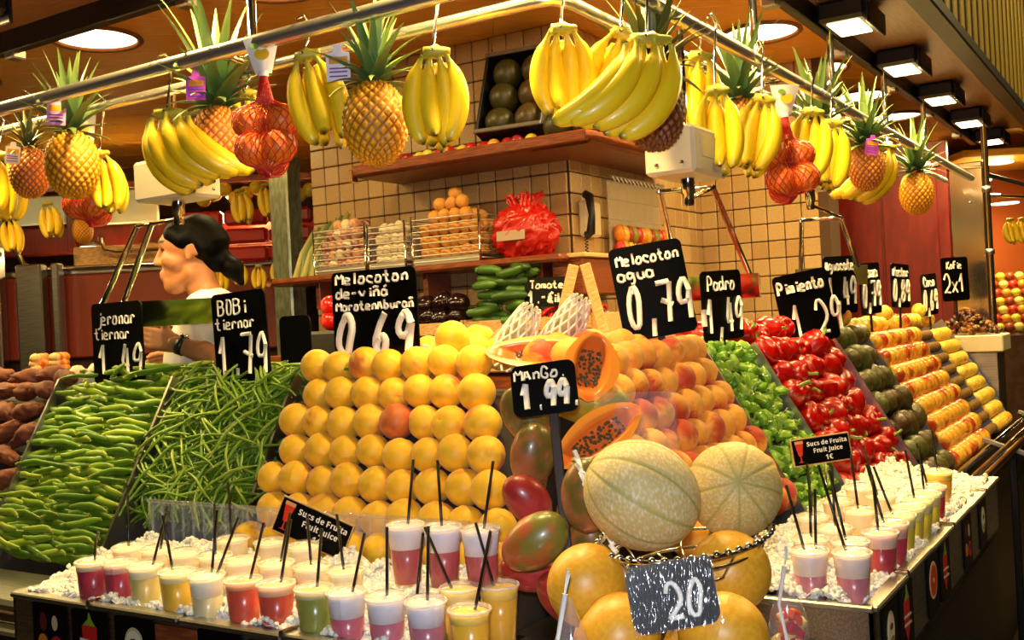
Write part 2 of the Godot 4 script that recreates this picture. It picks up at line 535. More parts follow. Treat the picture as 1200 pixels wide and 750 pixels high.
func fruit_card(tray: Node, at: Vector3, b: Basis, kind: int) -> void:
	# black card with printed fruit on the tray's front
	var card := part(tray, "picture_card", prism(round_rect(0.118, 0.125, 0.004), 0, 0.003), mt("card_black"), Transform3D(b, at))
	var I := Basis()
	card.set_meta("label", "black card printed with fruit")
	match kind:
		0:
			print_disc(card, "printed_fruit", LIFT + Vector3(-0.025, -0.03, 0), 0.016, "c87a18", 0.003, I)
			print_disc(card, "printed_fruit", LIFT + Vector3(0.022, -0.035, 0), 0.02, "b81c24", 0.003, I)
			print_disc(card, "printed_fruit", LIFT + Vector3(0.022, -0.03, 0), 0.008, "3a0b0b", 0.0037, I)
			print_disc(card, "printed_fruit", LIFT + Vector3(0.018, 0.012, 0), 0.016, "c9b48a", 0.003, I, 0.6)
			print_disc(card, "printed_fruit", LIFT + Vector3(-0.022, 0.012, 0), 0.02, "5c120e", 0.003, I, 0.6)
		1:
			part(card, "printed_fruit", prism(PackedVector2Array([Vector2(-0.024, 0.018), Vector2(-0.022, -0.03), Vector2(0, -0.06), Vector2(0.022, -0.03), Vector2(0.024, 0.018), Vector2(0.0, 0.026)]), 0, 0.0006), mt("print_c41a1a", "c41a1a", 0.45), T(LIFT + Vector3(0, 0, 0.003)))
			part(card, "printed_leaf", prism(PackedVector2Array([Vector2(-0.02, 0.02), Vector2(0.02, 0.02), Vector2(0.008, 0.034), Vector2(0.001, 0.048), Vector2(-0.004, 0.032)]), 0, 0.0006), mt("print_7f9a2c", "7f9a2c", 0.45), T(LIFT + Vector3(0, 0, 0.0037)))
			for y in [-0.012, -0.028]:
				part(card, "printed_line", prism(PackedVector2Array([Vector2(-0.03, y), Vector2(0.03, y - 0.004), Vector2(0.03, y + 0.001), Vector2(-0.03, y + 0.005)]), 0, 0.0004), mt("print_d9c8b8", "d9c8b8", 0.5), T(LIFT + Vector3(0, 0, 0.0044)))
		2:
			print_disc(card, "printed_fruit", LIFT + Vector3(0, -0.004, 0), 0.036, "b9b184", 0.003, I, 0.8)
			print_disc(card, "printed_fruit", LIFT + Vector3(0, -0.004, 0), 0.03, "dcd3ad", 0.0037, I, 0.8)
			print_disc(card, "printed_fruit", LIFT + Vector3(0, 0.004, 0), 0.006, "6a2c14", 0.0044, I, 1.8)
			print_disc(card, "printed_fruit", LIFT + Vector3(0.002, -0.022, 0), 0.008, "8d8356", 0.0044, I, 2.2)
		3:
			print_disc(card, "printed_fruit", LIFT + Vector3(0, -0.005, 0), 0.04, "e8c48a", 0.003, I)
			print_disc(card, "printed_fruit", LIFT + Vector3(0, -0.005, 0), 0.033, "cf3f1c", 0.0037, I)
			print_disc(card, "printed_fruit", LIFT + Vector3(0, -0.005, 0), 0.006, "ecb070", 0.0044, I)

func tray(label: String, len_: float, depth: float, xf: Transform3D) -> Node3D:
	# long side along local x from 0 to len_, front face on local z = 0, basin behind it
	var o := thing("juice_tray", label, "tray", xf)
	var s := begin()
	add_box(s, Vector3(len_ / 2, 0.885, -0.006), Vector3(len_, 0.15, 0.012), 0.002)
	add_box(s, Vector3(len_ / 2, 0.885, -depth + 0.006), Vector3(len_, 0.15, 0.012), 0.002)
	add_box(s, Vector3(0.006, 0.885, -depth / 2), Vector3(0.012, 0.15, depth), 0.002)
	add_box(s, Vector3(len_ - 0.006, 0.885, -depth / 2), Vector3(0.012, 0.15, depth), 0.002)
	add_box(s, Vector3(len_ / 2, 0.82, -depth / 2), Vector3(len_, 0.02, depth), 0.002)
	part(o, "basin", fin(s), mt("steel"))
	var n := int(round(len_ / 0.25))
	for i in n:
		var w := len_ / n
		part(o, "lip", box(Vector3(w - 0.004, 0.012, 0.032), 0.003), mt("brushed"), T(Vector3((i + 0.5) * w, 0.966 + 0.002 * (i % 2), -0.008)))
		if i % 2: part(o, "lip_clip", box(Vector3(0.012, 0.014, 0.05), 0.003), mt("chrome"), T(Vector3(i * w, 0.972, -0.016)))
	part(o, "end_lip", box(Vector3(0.02, 0.012, depth), 0.003), mt("brushed"), T(Vector3(0.004, 0.966, -depth / 2)))
	part(o, "end_lip", box(Vector3(0.02, 0.012, depth), 0.003), mt("brushed"), T(Vector3(len_ - 0.004, 0.966, -depth / 2)))
	return o

func ice_bed(label: String, len_: float, depth: float, xf: Transform3D, rise: float, seed_: int) -> void:
	var n := noise(seed_, 9.0)
	var h := func(x: float, z: float) -> float:
		return 0.965 + rise * clampf((z - 0.03) / depth, 0, 1) + 0.035 * n.get_noise_2d(x, z) + 0.012 * n.get_noise_2d(x * 5, z * 5)
	var s := begin()
	grid(s, int(len_ * 50), 18, func(u, v):
		var x: float = 0.014 + u * (len_ - 0.028)
		var z: float = 0.014 + v * (depth - 0.028)
		return Vector3(x, h.call(x, z), -z))
	var im := mt("ice", "efe8da", 0.45)
	im.subsurf_scatter_enabled = true
	im.subsurf_scatter_strength = 0.25
	var o := solo("crushed_ice", label, "ice", fin(s), im, xf)
	o.set_meta("kind", "stuff")
	var chip := blob(0.0045, 0.0034, 0.004, 6, 4, func(d): return 1.0 + 0.35 * sin(d.x * 7 + d.y * 5) * cos(d.z * 6))
	var mm := MultiMesh.new()
	mm.transform_format = MultiMesh.TRANSFORM_3D
	mm.mesh = chip
	mm.instance_count = int(len_ * depth * 42000)
	for i in mm.instance_count:
		var x := rnd(0.016, len_ - 0.016)
		var z := rnd(0.016, depth - 0.016)
		var b := Basis.from_euler(Vector3(rnd(0, 6), rnd(0, 6), rnd(0, 6))).scaled(Vector3.ONE * rnd(0.5, 1.45))
		mm.set_instance_transform(i, Transform3D(b, Vector3(x, h.call(x, z) + 0.002, -z)))
	var mi := MultiMeshInstance3D.new()
	mi.multimesh = mm
	mi.name = "ice_chips"
	mi.material_override = im
	mi.set_meta("kind", "stuff")
	o.add_child(mi)

func build_counters() -> void:
	# stands under the goods
	var a := stand("bean_display_stand", "stepped steel stand under the beans and yellow peaches", -3.3, -0.645, 0.86, 1.34, 0.84, true)
	for x in [-2.375, -1.865, -1.405]: divider(a, x, 0.93, 1.40, true)
	var b := stand("pepper_display_stand", "stepped steel stand under the red peaches and peppers", -4.62, -0.99, 0.84, 1.34, 0.92, false)
	stand("corner_display_stand", "short sloping steel stand under the nearest red peaches", -0.985, -0.65, 0.84, 1.34, 0.64, false)
	for z in [-1.27, -1.66, -2.40, -2.93, -4.62]: divider(b, z, 0.86 if z < -2.0 else 0.95, 1.40, false, 0.04 if z == -2.40 else 0.02)
	divider(b, -3.87, 0.87, 1.38, false, 0.01)
	divider(b, -4.17, 0.87, 1.38, false, 0.01)
	# juice trays
	var l := tray("long steel juice tray of crushed ice in front of beans", 1.09, 0.335, T(Vector3(-1.71, 0, 0)))
	for q in [[-1.575, 0], [-1.44, 1], [-1.30, 2], [-1.055, 3]]:
		fruit_card(l, Vector3(q[0] + 1.71, 0.895, 0.0005), Basis(), q[1])
	part(l, "front_panel", box(Vector3(0.12, 0.12, 0.004), 0.001), mt("shelf_wood"), T(Vector3(0.535, 0.893, 0.002)))
	part(l, "front_panel", box(Vector3(0.3, 0.12, 0.004), 0.001), mt("card_black"), T(Vector3(0.88, 0.893, 0.002)))
	ice_bed("crushed ice around the juice cups before the beans", 1.09, 0.335, T(Vector3(-1.71, 0, 0)), 0.07, 3)
	var rx := Transform3D(Basis(Vector3.UP, PI / 2), Vector3(0, 0, -0.54))   # local x -> -z, local z -> +x
	var r := tray("steel juice tray of crushed ice in front of red peppers", 1.51, 0.325, rx)
	for q in [[0.10, 2], [0.235, 1], [0.50, 3], [0.64, 1], [0.95, 0], [1.2, 2]]:
		fruit_card(r, Vector3(q[0], 0.895, 0.0005), Basis(), q[1])
	ice_bed("crushed ice around the juice cups before the peppers", 1.51, 0.325, rx, 0.05, 5)
	# bodies below the trays
	var s := begin()
	add_box(s, Vector3(-1.165, 0.403, -0.18), Vector3(1.08, 0.806, 0.30), 0.006)
	solo("tray_counter", "dark steel counter body below the tray before the beans", "counter", fin(s), mt("dark_metal"))
	s = begin()
	add_box(s, Vector3(-0.177, 0.403, -1.295), Vector3(0.29, 0.806, 1.50), 0.006)
	solo("tray_counter", "dark steel counter body below the tray before the peppers", "counter", fin(s), mt("dark_metal"))
	s = begin()
	add_prism(s, PackedVector2Array([Vector2(-0.61, 0.03), Vector2(-0.03, 0.03), Vector2(-0.03, 0.53), Vector2(-0.345, 0.53), Vector2(-0.345, 0.64), Vector2(-0.64, 0.64), Vector2(-0.64, 0.36), Vector2(-0.61, 0.36)]), 0.0, 0.90, Transform3D(Basis(Vector3.RIGHT, Vector3(0, 0, -1), Vector3.UP), Vector3.ZERO))
	solo("corner_pedestal", "steel corner pedestal carrying the melons and mangoes", "stand", fin(s), mt("steel"))
	# low bin left of the tray, under the flat beans
	var bin := thing("front_bin", "black bin with a steel rim below the flat beans", "bin")
	part(bin, "body", box(Vector3(1.5, 0.86, 0.3), 0.006), mt("dark_metal"), T(Vector3(-2.47, 0.43, -0.185)))
	part(bin, "rim", tube([Vector3(-3.2, 0.9, -0.03), Vector3(-1.73, 0.9, -0.03)], 0.012, 12), mt("chrome"))
	part(bin, "gutter", box(Vector3(1.48, 0.05, 0.22), 0.01), mt("steel"), T(Vector3(-2.47, 0.885, -0.2)))
	# ribbed clear guard behind the left tray
	var g := thing("ribbed_guard", "clear ribbed plastic guard holding back the green beans", "guard")
	var gm := clear("acrylic", "e8f0ee", 0.12, 0.06)
	part(g, "sheet", box(Vector3(0.98, 0.17, 0.004), 0.001), gm, T(Vector3(-1.23, 1.02, -0.375)))
	for i in 26:
		part(g, "rib", tube([Vector3(-1.70 + i * 0.037, 0.95, -0.372), Vector3(-1.70 + i * 0.037, 1.10, -0.372)], 0.004, 6), gm)
	part(g, "rail", tube([Vector3(-1.72, 1.107, -0.375), Vector3(-0.74, 1.107, -0.375)], 0.005, 8), gm)
	# steel rails in front of the nectarines
	var rails := thing("front_rail", "pair of steel bars in front of the nectarine bin", "rail")
	for q in [[-0.05, 0.95], [-0.13, 0.90], [-0.22, 0.875]]:
		part(rails, "bar", tube([Vector3(q[0], q[1], -2.08), Vector3(q[0], q[1], -4.6)], 0.013, 10), mt("chrome"))
	for z in [-2.12, -3.4, -4.58]:
		part(rails, "bracket", box(Vector3(0.2, 0.02, 0.02), 0.003), mt("brushed"), T(Vector3(-0.14, 0.885, z), 0, 0, -0.35))
		part(rails, "upright", box(Vector3(0.03, 0.87, 0.03), 0.004), mt("dark_metal"), T(Vector3(-0.12, 0.435, z)))
	part(rails, "kick_panel", box(Vector3(0.02, 0.8, 2.6), 0.004), mt("dark_metal"), T(Vector3(-0.2, 0.42, -3.4)))

# ---------------------------------------------------------------- cups and straws
func cup(at: Vector3, juice: String, froth: String, band: float, label: String, tilt := 0.0) -> void:
	cups.append([at, label])
	var o := thing("juice_cup", label, "cup", T(at, 0, rnd(0, 6)), "juice cups standing in crushed ice")
	if not K.has("cup"):
		K.cup = lathe([Vector2(0.0, 0.0), Vector2(0.024, 0.0), Vector2(0.0255, 0.002), Vector2(0.029, 0.045), Vector2(0.0295, 0.047), Vector2(0.0305, 0.068), Vector2(0.0345, 0.107)], 28)
		K.cup_rim = lathe([Vector2(0.0345, 0.105), Vector2(0.0368, 0.106), Vector2(0.0372, 0.109), Vector2(0.0355, 0.1115), Vector2(0.034, 0.1095)], 28)
		K.cup_lid = lathe([Vector2(0.034, 0.108), Vector2(0.031, 0.1145), Vector2(0.02, 0.1185), Vector2(0.0, 0.12)], 28)
	part(o, "wall", K.cup, clear("cup_plastic", "f4f6f8", 0.04, 0.05))
	part(o, "rim", K.cup_rim, clear("cup_rim", "fbfbfb", 0.45, 0.1))
	var r := func(y: float) -> float: return 0.0248 + (0.0335 - 0.0248) * y / 0.105
	var y1 := 0.101 - band
	var jm := mt("juice_" + juice, juice, 0.25)
	var fm := mt("froth_" + froth, froth, 0.55)
	var key := "juice%.3f" % band
	if not K.has(key):
		K[key] = lathe([Vector2(0, 0.003), Vector2(r.call(0.003), 0.003), Vector2(r.call(y1 * 0.5), y1 * 0.5), Vector2(r.call(y1), y1), Vector2(0, y1)], 24)
		K["froth" + key] = lathe([Vector2(0, y1), Vector2(r.call(y1), y1), Vector2(r.call(0.102), 0.102), Vector2(0.029, 0.106), Vector2(0.018, 0.109), Vector2(0, 0.111)], 24)
	part(o, "juice", K[key], jm)
	part(o, "froth", K["froth" + key], fm)
	part(o, "lid", K.cup_lid, clear("lid_plastic", "f6efe4", 0.12, 0.12))

func straw(foot: Vector3, tip: Vector3, label: String, bend := false) -> void:
	var pts := [foot, tip]
	if bend: pts = [foot, foot.lerp(tip, 0.7), foot.lerp(tip, 0.7) + (tip - foot) * 0.3 + Vector3(0.02, -0.004, 0.01)]
	solo("drinking_straw", label, "straw", tube(pts, 0.0028, 7), mt("straw_black", "120d0c", 0.3), Transform3D(), "black straws in the juice cups")

func build_cups() -> void:
	var P := Vector3(0, 0, 0)
	# x, z, base height, juice, froth, froth depth, label
	var L := [
		[-1.49, -0.046, "a8122c", "e8c8a0", 0.008, "crimson juice cup at the beans end of tray"],
		[-1.415, -0.058, "b01a34", "e0a890", 0.010, "second crimson juice cup, beside the end one"],
		[-1.335, -0.058, "d8c068", "eee0b4", 0.014, "pale yellow juice cup between crimson and bright yellow cups"],
		[-1.225, -0.046, "e0b018", "f0dc98", 0.010, "bright yellow juice cup in front of ribbed guard"],
		[-1.137, -0.045, "d6c890", "efe6c4", 0.03, "pale cream juice cup beside orange cups"],
		[-1.037, -0.045, "d24414", "e89a60", 0.006, "orange-red juice cup above the grapefruit card"],
		[-0.954, -0.047, "cc3e1a", "eeb488", 0.010, "second orange-red juice cup, next to the green one"],
		[-0.859, -0.047, "8a8c20", "c8b878", 0.006, "olive green kiwi juice cup among the orange and pink"],
		[-0.785, -0.05, "c85a6e", "d9cfd6", 0.034, "pink and white layered juice cup next to green one"],
		[-0.694, -0.048, "c26478", "ddd2d8", 0.032, "second pink and white layered juice cup of the front row"],
		[-0.610, -0.05, "bc6a7c", "dfd4dc", 0.030, "third pink and white juice cup beside yellow mango juice"]]
	for q in L: cup(Vector3(q[0], 0.936, q[1]), q[2], q[3], q[4], q[5])
	for q in [[-0.525, -0.055, 0.93, "f0b80c", "f4cc48", 0.012, "yellow mango juice cup in front of front row end"], [-0.555, -0.19, 0.935, "ecb00a", "f2c848", 0.014, "yellow mango juice cup behind the front yellow one"], [-0.60, -0.135, 0.94, "e4ae18", "f0d070", 0.016, "half hidden yellow juice cup behind pink row"],
			[-0.753, -0.185, 1.03, "b84048", "dcd0d4", 0.034, "raised red juice cup with white froth, leftmost of three"], [-0.672, -0.19, 1.03, "b63c44", "dcd0d8", 0.034, "raised red juice cup with white froth, middle of three"], [-0.592, -0.195, 1.03, "b43a42", "ddd2dc", 0.036, "raised red juice cup with white froth, nearest the mangoes"]]:
		cup(Vector3(q[0], q[2], q[1]), q[3], q[4], q[5], q[6])
	var back := [[-1.50, -0.145], [-1.41, -0.15], [-1.32, -0.145], [-1.23, -0.15], [-1.14, -0.14], [-1.05, -0.145], [-0.96, -0.15], [-0.87, -0.145], [-1.27, -0.235], [-1.16, -0.24], [-1.06, -0.235]]
	var cols := ["d8b070", "c8903c", "e0c070", "d8c890", "d88a50", "d49048", "c0a048", "c87080"]
	for i in back.size():
		cup(Vector3(back[i][0], 0.945 if back[i][1] > -0.2 else 0.96, back[i][1]), cols[i % 8], "f0dcae", 0.03, ("cream-topped juice cup, %s in the second row from the beans end" % NTH[i]) if i < 8 else "cream-topped juice cup, %s in the back row by the ribbed guard" % NTH[i - 8])
	var R := [[-0.128, -0.60, "c0707c", "e6cfc4", 0.035, "pink layered juice cup at the near end of pepper tray"], [-0.052, -0.61, "bc6a78", "e4ccc0", 0.035, "pink layered juice cup at the tray's near outer corner"],
		[-0.155, -0.70, "c03a40", "e8d0b8", 0.03, "red and cream juice cup behind near pink ones"], [-0.078, -0.70, "c4606c", "e8d2c4", 0.04, "pink cup with pale froth in second row"], [-0.046, -0.80, "b0182c", "e4b8a4", 0.02, "deep red juice cup in the outer row"], [-0.046, -0.895, "b8203a", "e6b4a0", 0.02, "second deep red juice cup in the outer row"],
		[-0.05, -0.99, "d0b81c", "eadc8c", 0.02, "lime yellow juice cup after the deep red ones"], [-0.05, -1.085, "d6be24", "ece090", 0.02, "second lime yellow juice cup of the outer row"], [-0.05, -1.18, "d2bc2a", "ece090", 0.02, "third lime yellow juice cup of the outer row"], [-0.05, -1.275, "d8c030", "ece094", 0.02, "fourth lime yellow juice cup of the outer row"], [-0.055, -1.37, "b81420", "e8b0a0", 0.015, "red juice cup before the orange one at far end"]]
	for q in R: cup(Vector3(q[0], 0.94, q[1]), q[2], q[3], q[4], q[5])
	cup(Vector3(-0.07, 0.95, -1.55), "eaa80c", "f4cc40", 0.01, "tall orange juice cup alone at the far end")
	for i in 6:
		cup(Vector3(-0.14 - 0.075 * (i % 2), 0.94, -0.82 - 0.1 * i), ["d8a870", "d89a80", "e0c070"][i % 3], "f0dcb0", 0.03, "cream-topped juice cup, %s of the inner rows by the peppers" % NTH[i])
	# straws: foot (on the froth), tip
	var S := [[-1.49, 1.03, -0.046, -1.475, 1.115, -0.05], [-1.335, 1.03, -0.06, -1.30, 1.15, -0.09], [-1.225, 1.03, -0.046, -1.30, 1.145, -0.08], [-1.137, 1.03, -0.045, -1.10, 1.15, -0.10], [-1.137, 1.03, -0.05, -1.16, 1.16, -0.10], [-1.037, 1.03, -0.045, -1.0, 1.15, -0.07], [-0.954, 1.03, -0.047, -0.93, 1.16, -0.07], [-0.859, 1.03, -0.047, -0.845, 1.15, -0.06], [-0.785, 1.03, -0.05, -0.74, 1.15, -0.055], [-0.694, 1.03, -0.048, -0.685, 1.165, -0.05], [-0.610, 1.03, -0.05, -0.60, 1.17, -0.055], [-0.525, 1.03, -0.055, -0.475, 1.17, -0.055], [-0.555, 1.035, -0.19, -0.57, 1.16, -0.15], [-0.60, 1.04, -0.135, -0.635, 1.16, -0.09],
		[-0.753, 1.135, -0.185, -0.73, 1.26, -0.19], [-0.672, 1.135, -0.19, -0.675, 1.26, -0.19], [-0.592, 1.135, -0.195, -0.56, 1.26, -0.2], [-1.50, 1.05, -0.145, -1.50, 1.17, -0.15], [-1.41, 1.05, -0.15, -1.37, 1.15, -0.15], [-1.23, 1.05, -0.15, -1.235, 1.16, -0.16], [-1.05, 1.05, -0.145, -1.03, 1.15, -0.17], [-0.96, 1.05, -0.15, -0.975, 1.15, -0.16], [-0.87, 1.05, -0.145, -0.88, 1.16, -0.14], [-1.27, 1.06, -0.235, -1.28, 1.19, -0.24], [-0.69, 1.06, -0.13, -0.67, 1.14, -0.13],
		[-0.128, 1.04, -0.60, -0.165, 1.17, -0.60], [-0.12, 1.04, -0.61, -0.135, 1.15, -0.68], [-0.052, 1.04, -0.61, -0.12, 1.20, -0.66], [-0.078, 1.04, -0.70, -0.12, 1.18, -0.73], [-0.155, 1.04, -0.70, -0.16, 1.16, -0.73], [-0.046, 1.04, -0.80, -0.06, 1.16, -0.82], [-0.05, 1.04, -0.895, -0.09, 1.17, -0.9], [-0.05, 1.04, -0.99, -0.1, 1.15, -1.0], [-0.14, 1.045, -0.82, -0.15, 1.17, -0.86], [-0.215, 1.045, -0.92, -0.23, 1.16, -0.95], [-0.14, 1.045, -1.02, -0.16, 1.17, -1.05], [-0.05, 1.04, -1.18, -0.075, 1.16, -1.2], [-0.14, 1.045, -1.22, -0.17, 1.17, -1.2], [-0.05, 1.04, -1.275, -0.07, 1.15, -1.33], [-0.07, 1.05, -1.55, -0.09, 1.16, -1.6], [-0.055, 1.04, -1.37, -0.09, 1.15, -1.4]]
	for i in S.size():
		var q: Array = S[i]
		var best: Array = cups[0]
		for c in cups:
			if Vector2(c[0].x - q[0], c[0].z - q[2]).length() < Vector2(best[0].x - q[0], best[0].z - q[2]).length(): best = c
		straw(Vector3(q[0], q[1] - 0.03, q[2]), Vector3(q[3], q[4], q[5]), "black straw in the " + best[1], i == 0)

# ---------------------------------------------------------------- fruit meshes
func peach_mesh(r: float, seed_: int, base: Array, blush: String, amount: float) -> ArrayMesh:
	var n := noise(seed_, 1.6)
	var dir := Vector3(sin(seed_ * 2.1), 0.3 * cos(seed_ * 1.3), cos(seed_ * 2.1)).normalized()
	var c0 := lin(base[0])
	var c1 := lin(base[1])
	var c2 := lin(blush)
	return blob(r, r * 0.97, r, 22, 16, func(d):
		var g := exp(-d.x * d.x * 60.0) * (0.045 if d.z > 0 else 0.0)       # cleft
		var dip := 0.12 * exp(-pow(acos(clampf(d.y, -1, 1)) / 0.28, 2))      # stalk hollow
		return 1.0 - g - dip + 0.012 * n.get_noise_3dv(d * 2.0),
		func(d):
			var k := clampf(0.5 + n.get_noise_3dv(d * 1.3), 0, 1)
			var b := smoothstep(1.0 - amount, 1.25 - amount * 0.6, d.dot(dir) + 0.35 * n.get_noise_3dv(d * 3.0))
			return c0.lerp(c1, k).lerp(c2, b * 0.9))

func make_fruit_meshes() -> void:
	K.ypeach = []
	for i in 6: K.ypeach.append(peach_mesh(0.0415, 10 + i, ["f8c826", "f4b41c"], "cc5a2a", [0.1, 0.15, 0.25, 0.1, 0.42, 0.2][i]))
	K.ypeach_red = peach_mesh(0.042, 27, ["d87a2c", "c85a28"], "a82a24", 1.35)
	K.rpeach = []
	for i in 6: K.rpeach.append(peach_mesh(0.041, 40 + i, ["f4b440", "ee9c36"], "b82416", [1.0, 0.8, 1.2, 0.7, 1.05, 0.9][i]))
	K.nect = []
	for i in 5: K.nect.append(peach_mesh(0.0425, 60 + i, ["f0bc40", "eaa434"], "b01c14", [0.85, 1.1, 0.6, 1.25, 0.9][i]))
	K.yellow = []
	for i in 3: K.yellow.append(peach_mesh(0.036, 70 + i, ["eccc4c", "e0b43c"], "d88a2c", 0.3))
	# beans: thin curved pods
	K.bean = []
	for i in 5:
		var s := begin()
		var pts := []
		var rs := []
		var cs := []
		var ln := 0.105 + 0.012 * i
		for k in 9:
			var t := k / 8.0
			pts.append(Vector3((t - 0.5) * ln, 0.010 * sin(t * PI) * (0.4 + 0.5 * (i % 3)) + 0.003 * sin(t * 7 + i), 0.006 * sin(t * 4 + i * 1.7)))
			rs.append(0.0041 * pow(sin(PI * clampf(0.06 + 0.9 * t, 0, 1)), 0.45))
			cs.append(lin(["5e8416", "6c9220", "7a9a2a", "567a18", "869e30"][i]).lerp(lin("9aa84a"), 0.6 if k < 1 or k > 7 else 0.0))
		add_tube(s, pts, rs, 6, cs)
		K.bean.append(fin(s))
	# flat pods
	K.flat = []
	for i in 5:
		var s := begin()
		var pts := []
		var rs := []
		var cs := []
		var ln := 0.135 + 0.014 * i
		for k in 11:
			var t := k / 10.0
			pts.append(Vector3((t - 0.5) * ln, 0.005 * sin(t * PI * (1 + i % 2) + i) + 0.0012 * sin(t * 13.0 + i * 2), 0.004 * sin(t * 5 + i)))
			rs.append(0.0060 * pow(sin(PI * clampf(0.05 + 0.9 * t, 0, 1)), 0.5) * (1.0 + 0.07 * sin(t * 26.0)))
			cs.append(lin(["6f9420", "84a02a", "5a8218", "94ac30", "4c7416"][i]).lerp(lin("b4b450"), 0.5 if k < 1 or k > 9 else 0.0))
		add_tube(s, pts, rs, 8, cs, 1.9)
		K.flat.append(fin(s))
	# small green peppers
	K.padron = []
	for i in 4:
		var n := noise(90 + i, 1.1)
		var c0 := lin(["5a9414", "6ea41e", "4c8412", "80ac30"][i])
		var c1 := lin(["8cb83a", "9cc040", "76a82c", "a8c850"][i])
		K.padron.append(blob(0.0125, 0.029, 0.0115, 12, 10, func(d): return (1.0 - 0.28 * d.y * d.y + (0.18 * -d.y)) * (1.0 + 0.28 * n.get_noise_3dv(d * 1.6) + 0.08 * cos(4 * atan2(d.z, d.x))), func(d): return c0.lerp(c1, clampf(0.5 + n.get_noise_3dv(d * 2.0), 0, 1))))
	K.padron_stem = tube([Vector3(0, 0.024, 0), Vector3(0.001, 0.032, 0), Vector3(0.005, 0.040, 0.002)], [0.0036, 0.0022, 0.0026], 6)
	# red bell peppers
	K.pepper = []
	for i in 4:
		var n := noise(120 + i, 1.0)
		var lobes: float = [4, 3, 4, 3][i]
		K.pepper.append(blob(0.041, 0.048 + 0.004 * i, 0.040, 28, 20, func(d):
			var a := atan2(d.z, d.x)
			var top := 0.30 * exp(-pow(acos(clampf(d.y, -1, 1)) / 0.4, 2))
			var bot := 0.22 * exp(-pow(acos(clampf(-d.y, -1, 1)) / 0.45, 2))
			return (1.0 + 0.11 * absf(cos(a * lobes / 2)) * sqrt(maxf(0.0, 1.0 - d.y * d.y * 0.4)) - 0.06 + 0.10 * d.y - top - bot) * (1.0 + 0.10 * n.get_noise_3dv(d)),
			func(d): return lin("980808").lerp(lin("b8120c"), clampf(0.5 + n.get_noise_3dv(d * 1.5), 0, 1))))
	K.pepper_stem = tube([Vector3(0, 0.026, 0), Vector3(0, 0.034, 0), Vector3(0.003, 0.044, 0.001), Vector3(0.012, 0.060, 0.003), Vector3(0.022, 0.066, 0.004)], [0.013, 0.008, 0.0052, 0.0046, 0.0055], 9)
	# avocados
	K.avocado = []
	for i in 3:
		var n := noise(140 + i, 2.5)
		K.avocado.append(blob(0.036, 0.052, 0.036, 26, 22, func(d): return (1.0 - 0.20 * smoothstep(0.0, 1.0, d.y)) * (1.0 + 0.055 * n.get_noise_3dv(d * 3.5)), func(d): return lin(["3a2412", "44361a", "4a4a1c"][i]).lerp(lin(["5c3a1c", "6a5a24", "6e7030"][i]), clampf(0.5 + 1.2 * n.get_noise_3dv(d * 2.5), 0, 1))))
	var kn := noise(150, 2.0)
	K.kiwi = blob(0.034, 0.026, 0.026, 16, 12, null, func(d): return lin("6a4a1c").lerp(lin("86622a"), clampf(0.5 + kn.get_noise_3dv(d * 3.0), 0, 1)))
	# mangoes
	K.mango = []
	for i in 3:
		var n := noise(160 + i, 0.9)
		var gr := lin(["6a5a24", "75742c", "9a2a24"][i])
		var rd := lin(["a8643c", "b0542c", "b83a38"][i])
		K.mango.append(blob(0.046, 0.064, 0.040, 26, 22, func(d): return 1.0 + 0.14 * d.x * d.y - 0.05 * smoothstep(0.3, 1.0, -d.y) * d.x + 0.02 * n.get_noise_3dv(d),
			func(d): return gr.lerp(rd, smoothstep(-0.3, 0.45, -d.x * 0.5 - d.y * 0.4 + n.get_noise_3dv(d * 1.5)))))
	# tubers
	K.tuber = []
	for i in 4:
		var n := noise(170 + i, 1.2)
		K.tuber.append(blob(0.028, 0.062, 0.026, 16, 16, func(d): return (1.0 + 0.28 * n.get_noise_3dv(d * 1.5)) * (1.0 + 0.10 * sin(d.y * 5 + i)), func(d): return lin("5a2a18").lerp(lin("84482a"), clampf(0.5 + n.get_noise_3dv(d * 3.0), 0, 1))))

func tumbled() -> Basis:
	return Basis.from_euler(Vector3(rnd(-PI, PI), rnd(-PI, PI), rnd(-PI, PI)))

func stems(o: Node, mesh: Mesh, m: Material) -> void:
	part(o, "stem", mesh, m)

# beans strewn over the slope and the flat top behind it; the ones on the surface are things, those below are one mass
func strew(called: String, label: String, group: String, stuff_label: String, meshes: Array, m: Material, n: int, n_under: int, place: Callable) -> void:
	for i in n:
		var xf: Transform3D = place.call(i, 0)
		solo(called, label, "bean", meshes[rng.randi() % meshes.size()], m, xf, group)
	var holder := MultiMeshInstance3D.new()
	holder.name = numbered(called + "_heap")
	var mm := MultiMesh.new()
	mm.transform_format = MultiMesh.TRANSFORM_3D
	mm.mesh = meshes[0]
	mm.instance_count = n_under
	for i in n_under: mm.set_instance_transform(i, place.call(i, 1))
	holder.multimesh = mm
	holder.material_override = m
	add_child(holder)
	metas(holder, stuff_label, "beans", "", "stuff")

func in_slope(dir: float, left: bool, roll := 0.0) -> Basis:
	# x axis lies in the slope at angle dir from the horizontal, y axis leaves the slope
	var nrm := Vector3(0, 0.507, 0.862) if left else Vector3(0.862, 0.507, 0)
	var along := Vector3(1, 0, 0) if left else Vector3(0, 0, -1)
	var up := nrm.cross(along)
	var x := along * cos(dir) + up * sin(dir)
	return Basis(x, nrm, x.cross(nrm)) * Basis(Vector3.RIGHT, roll)

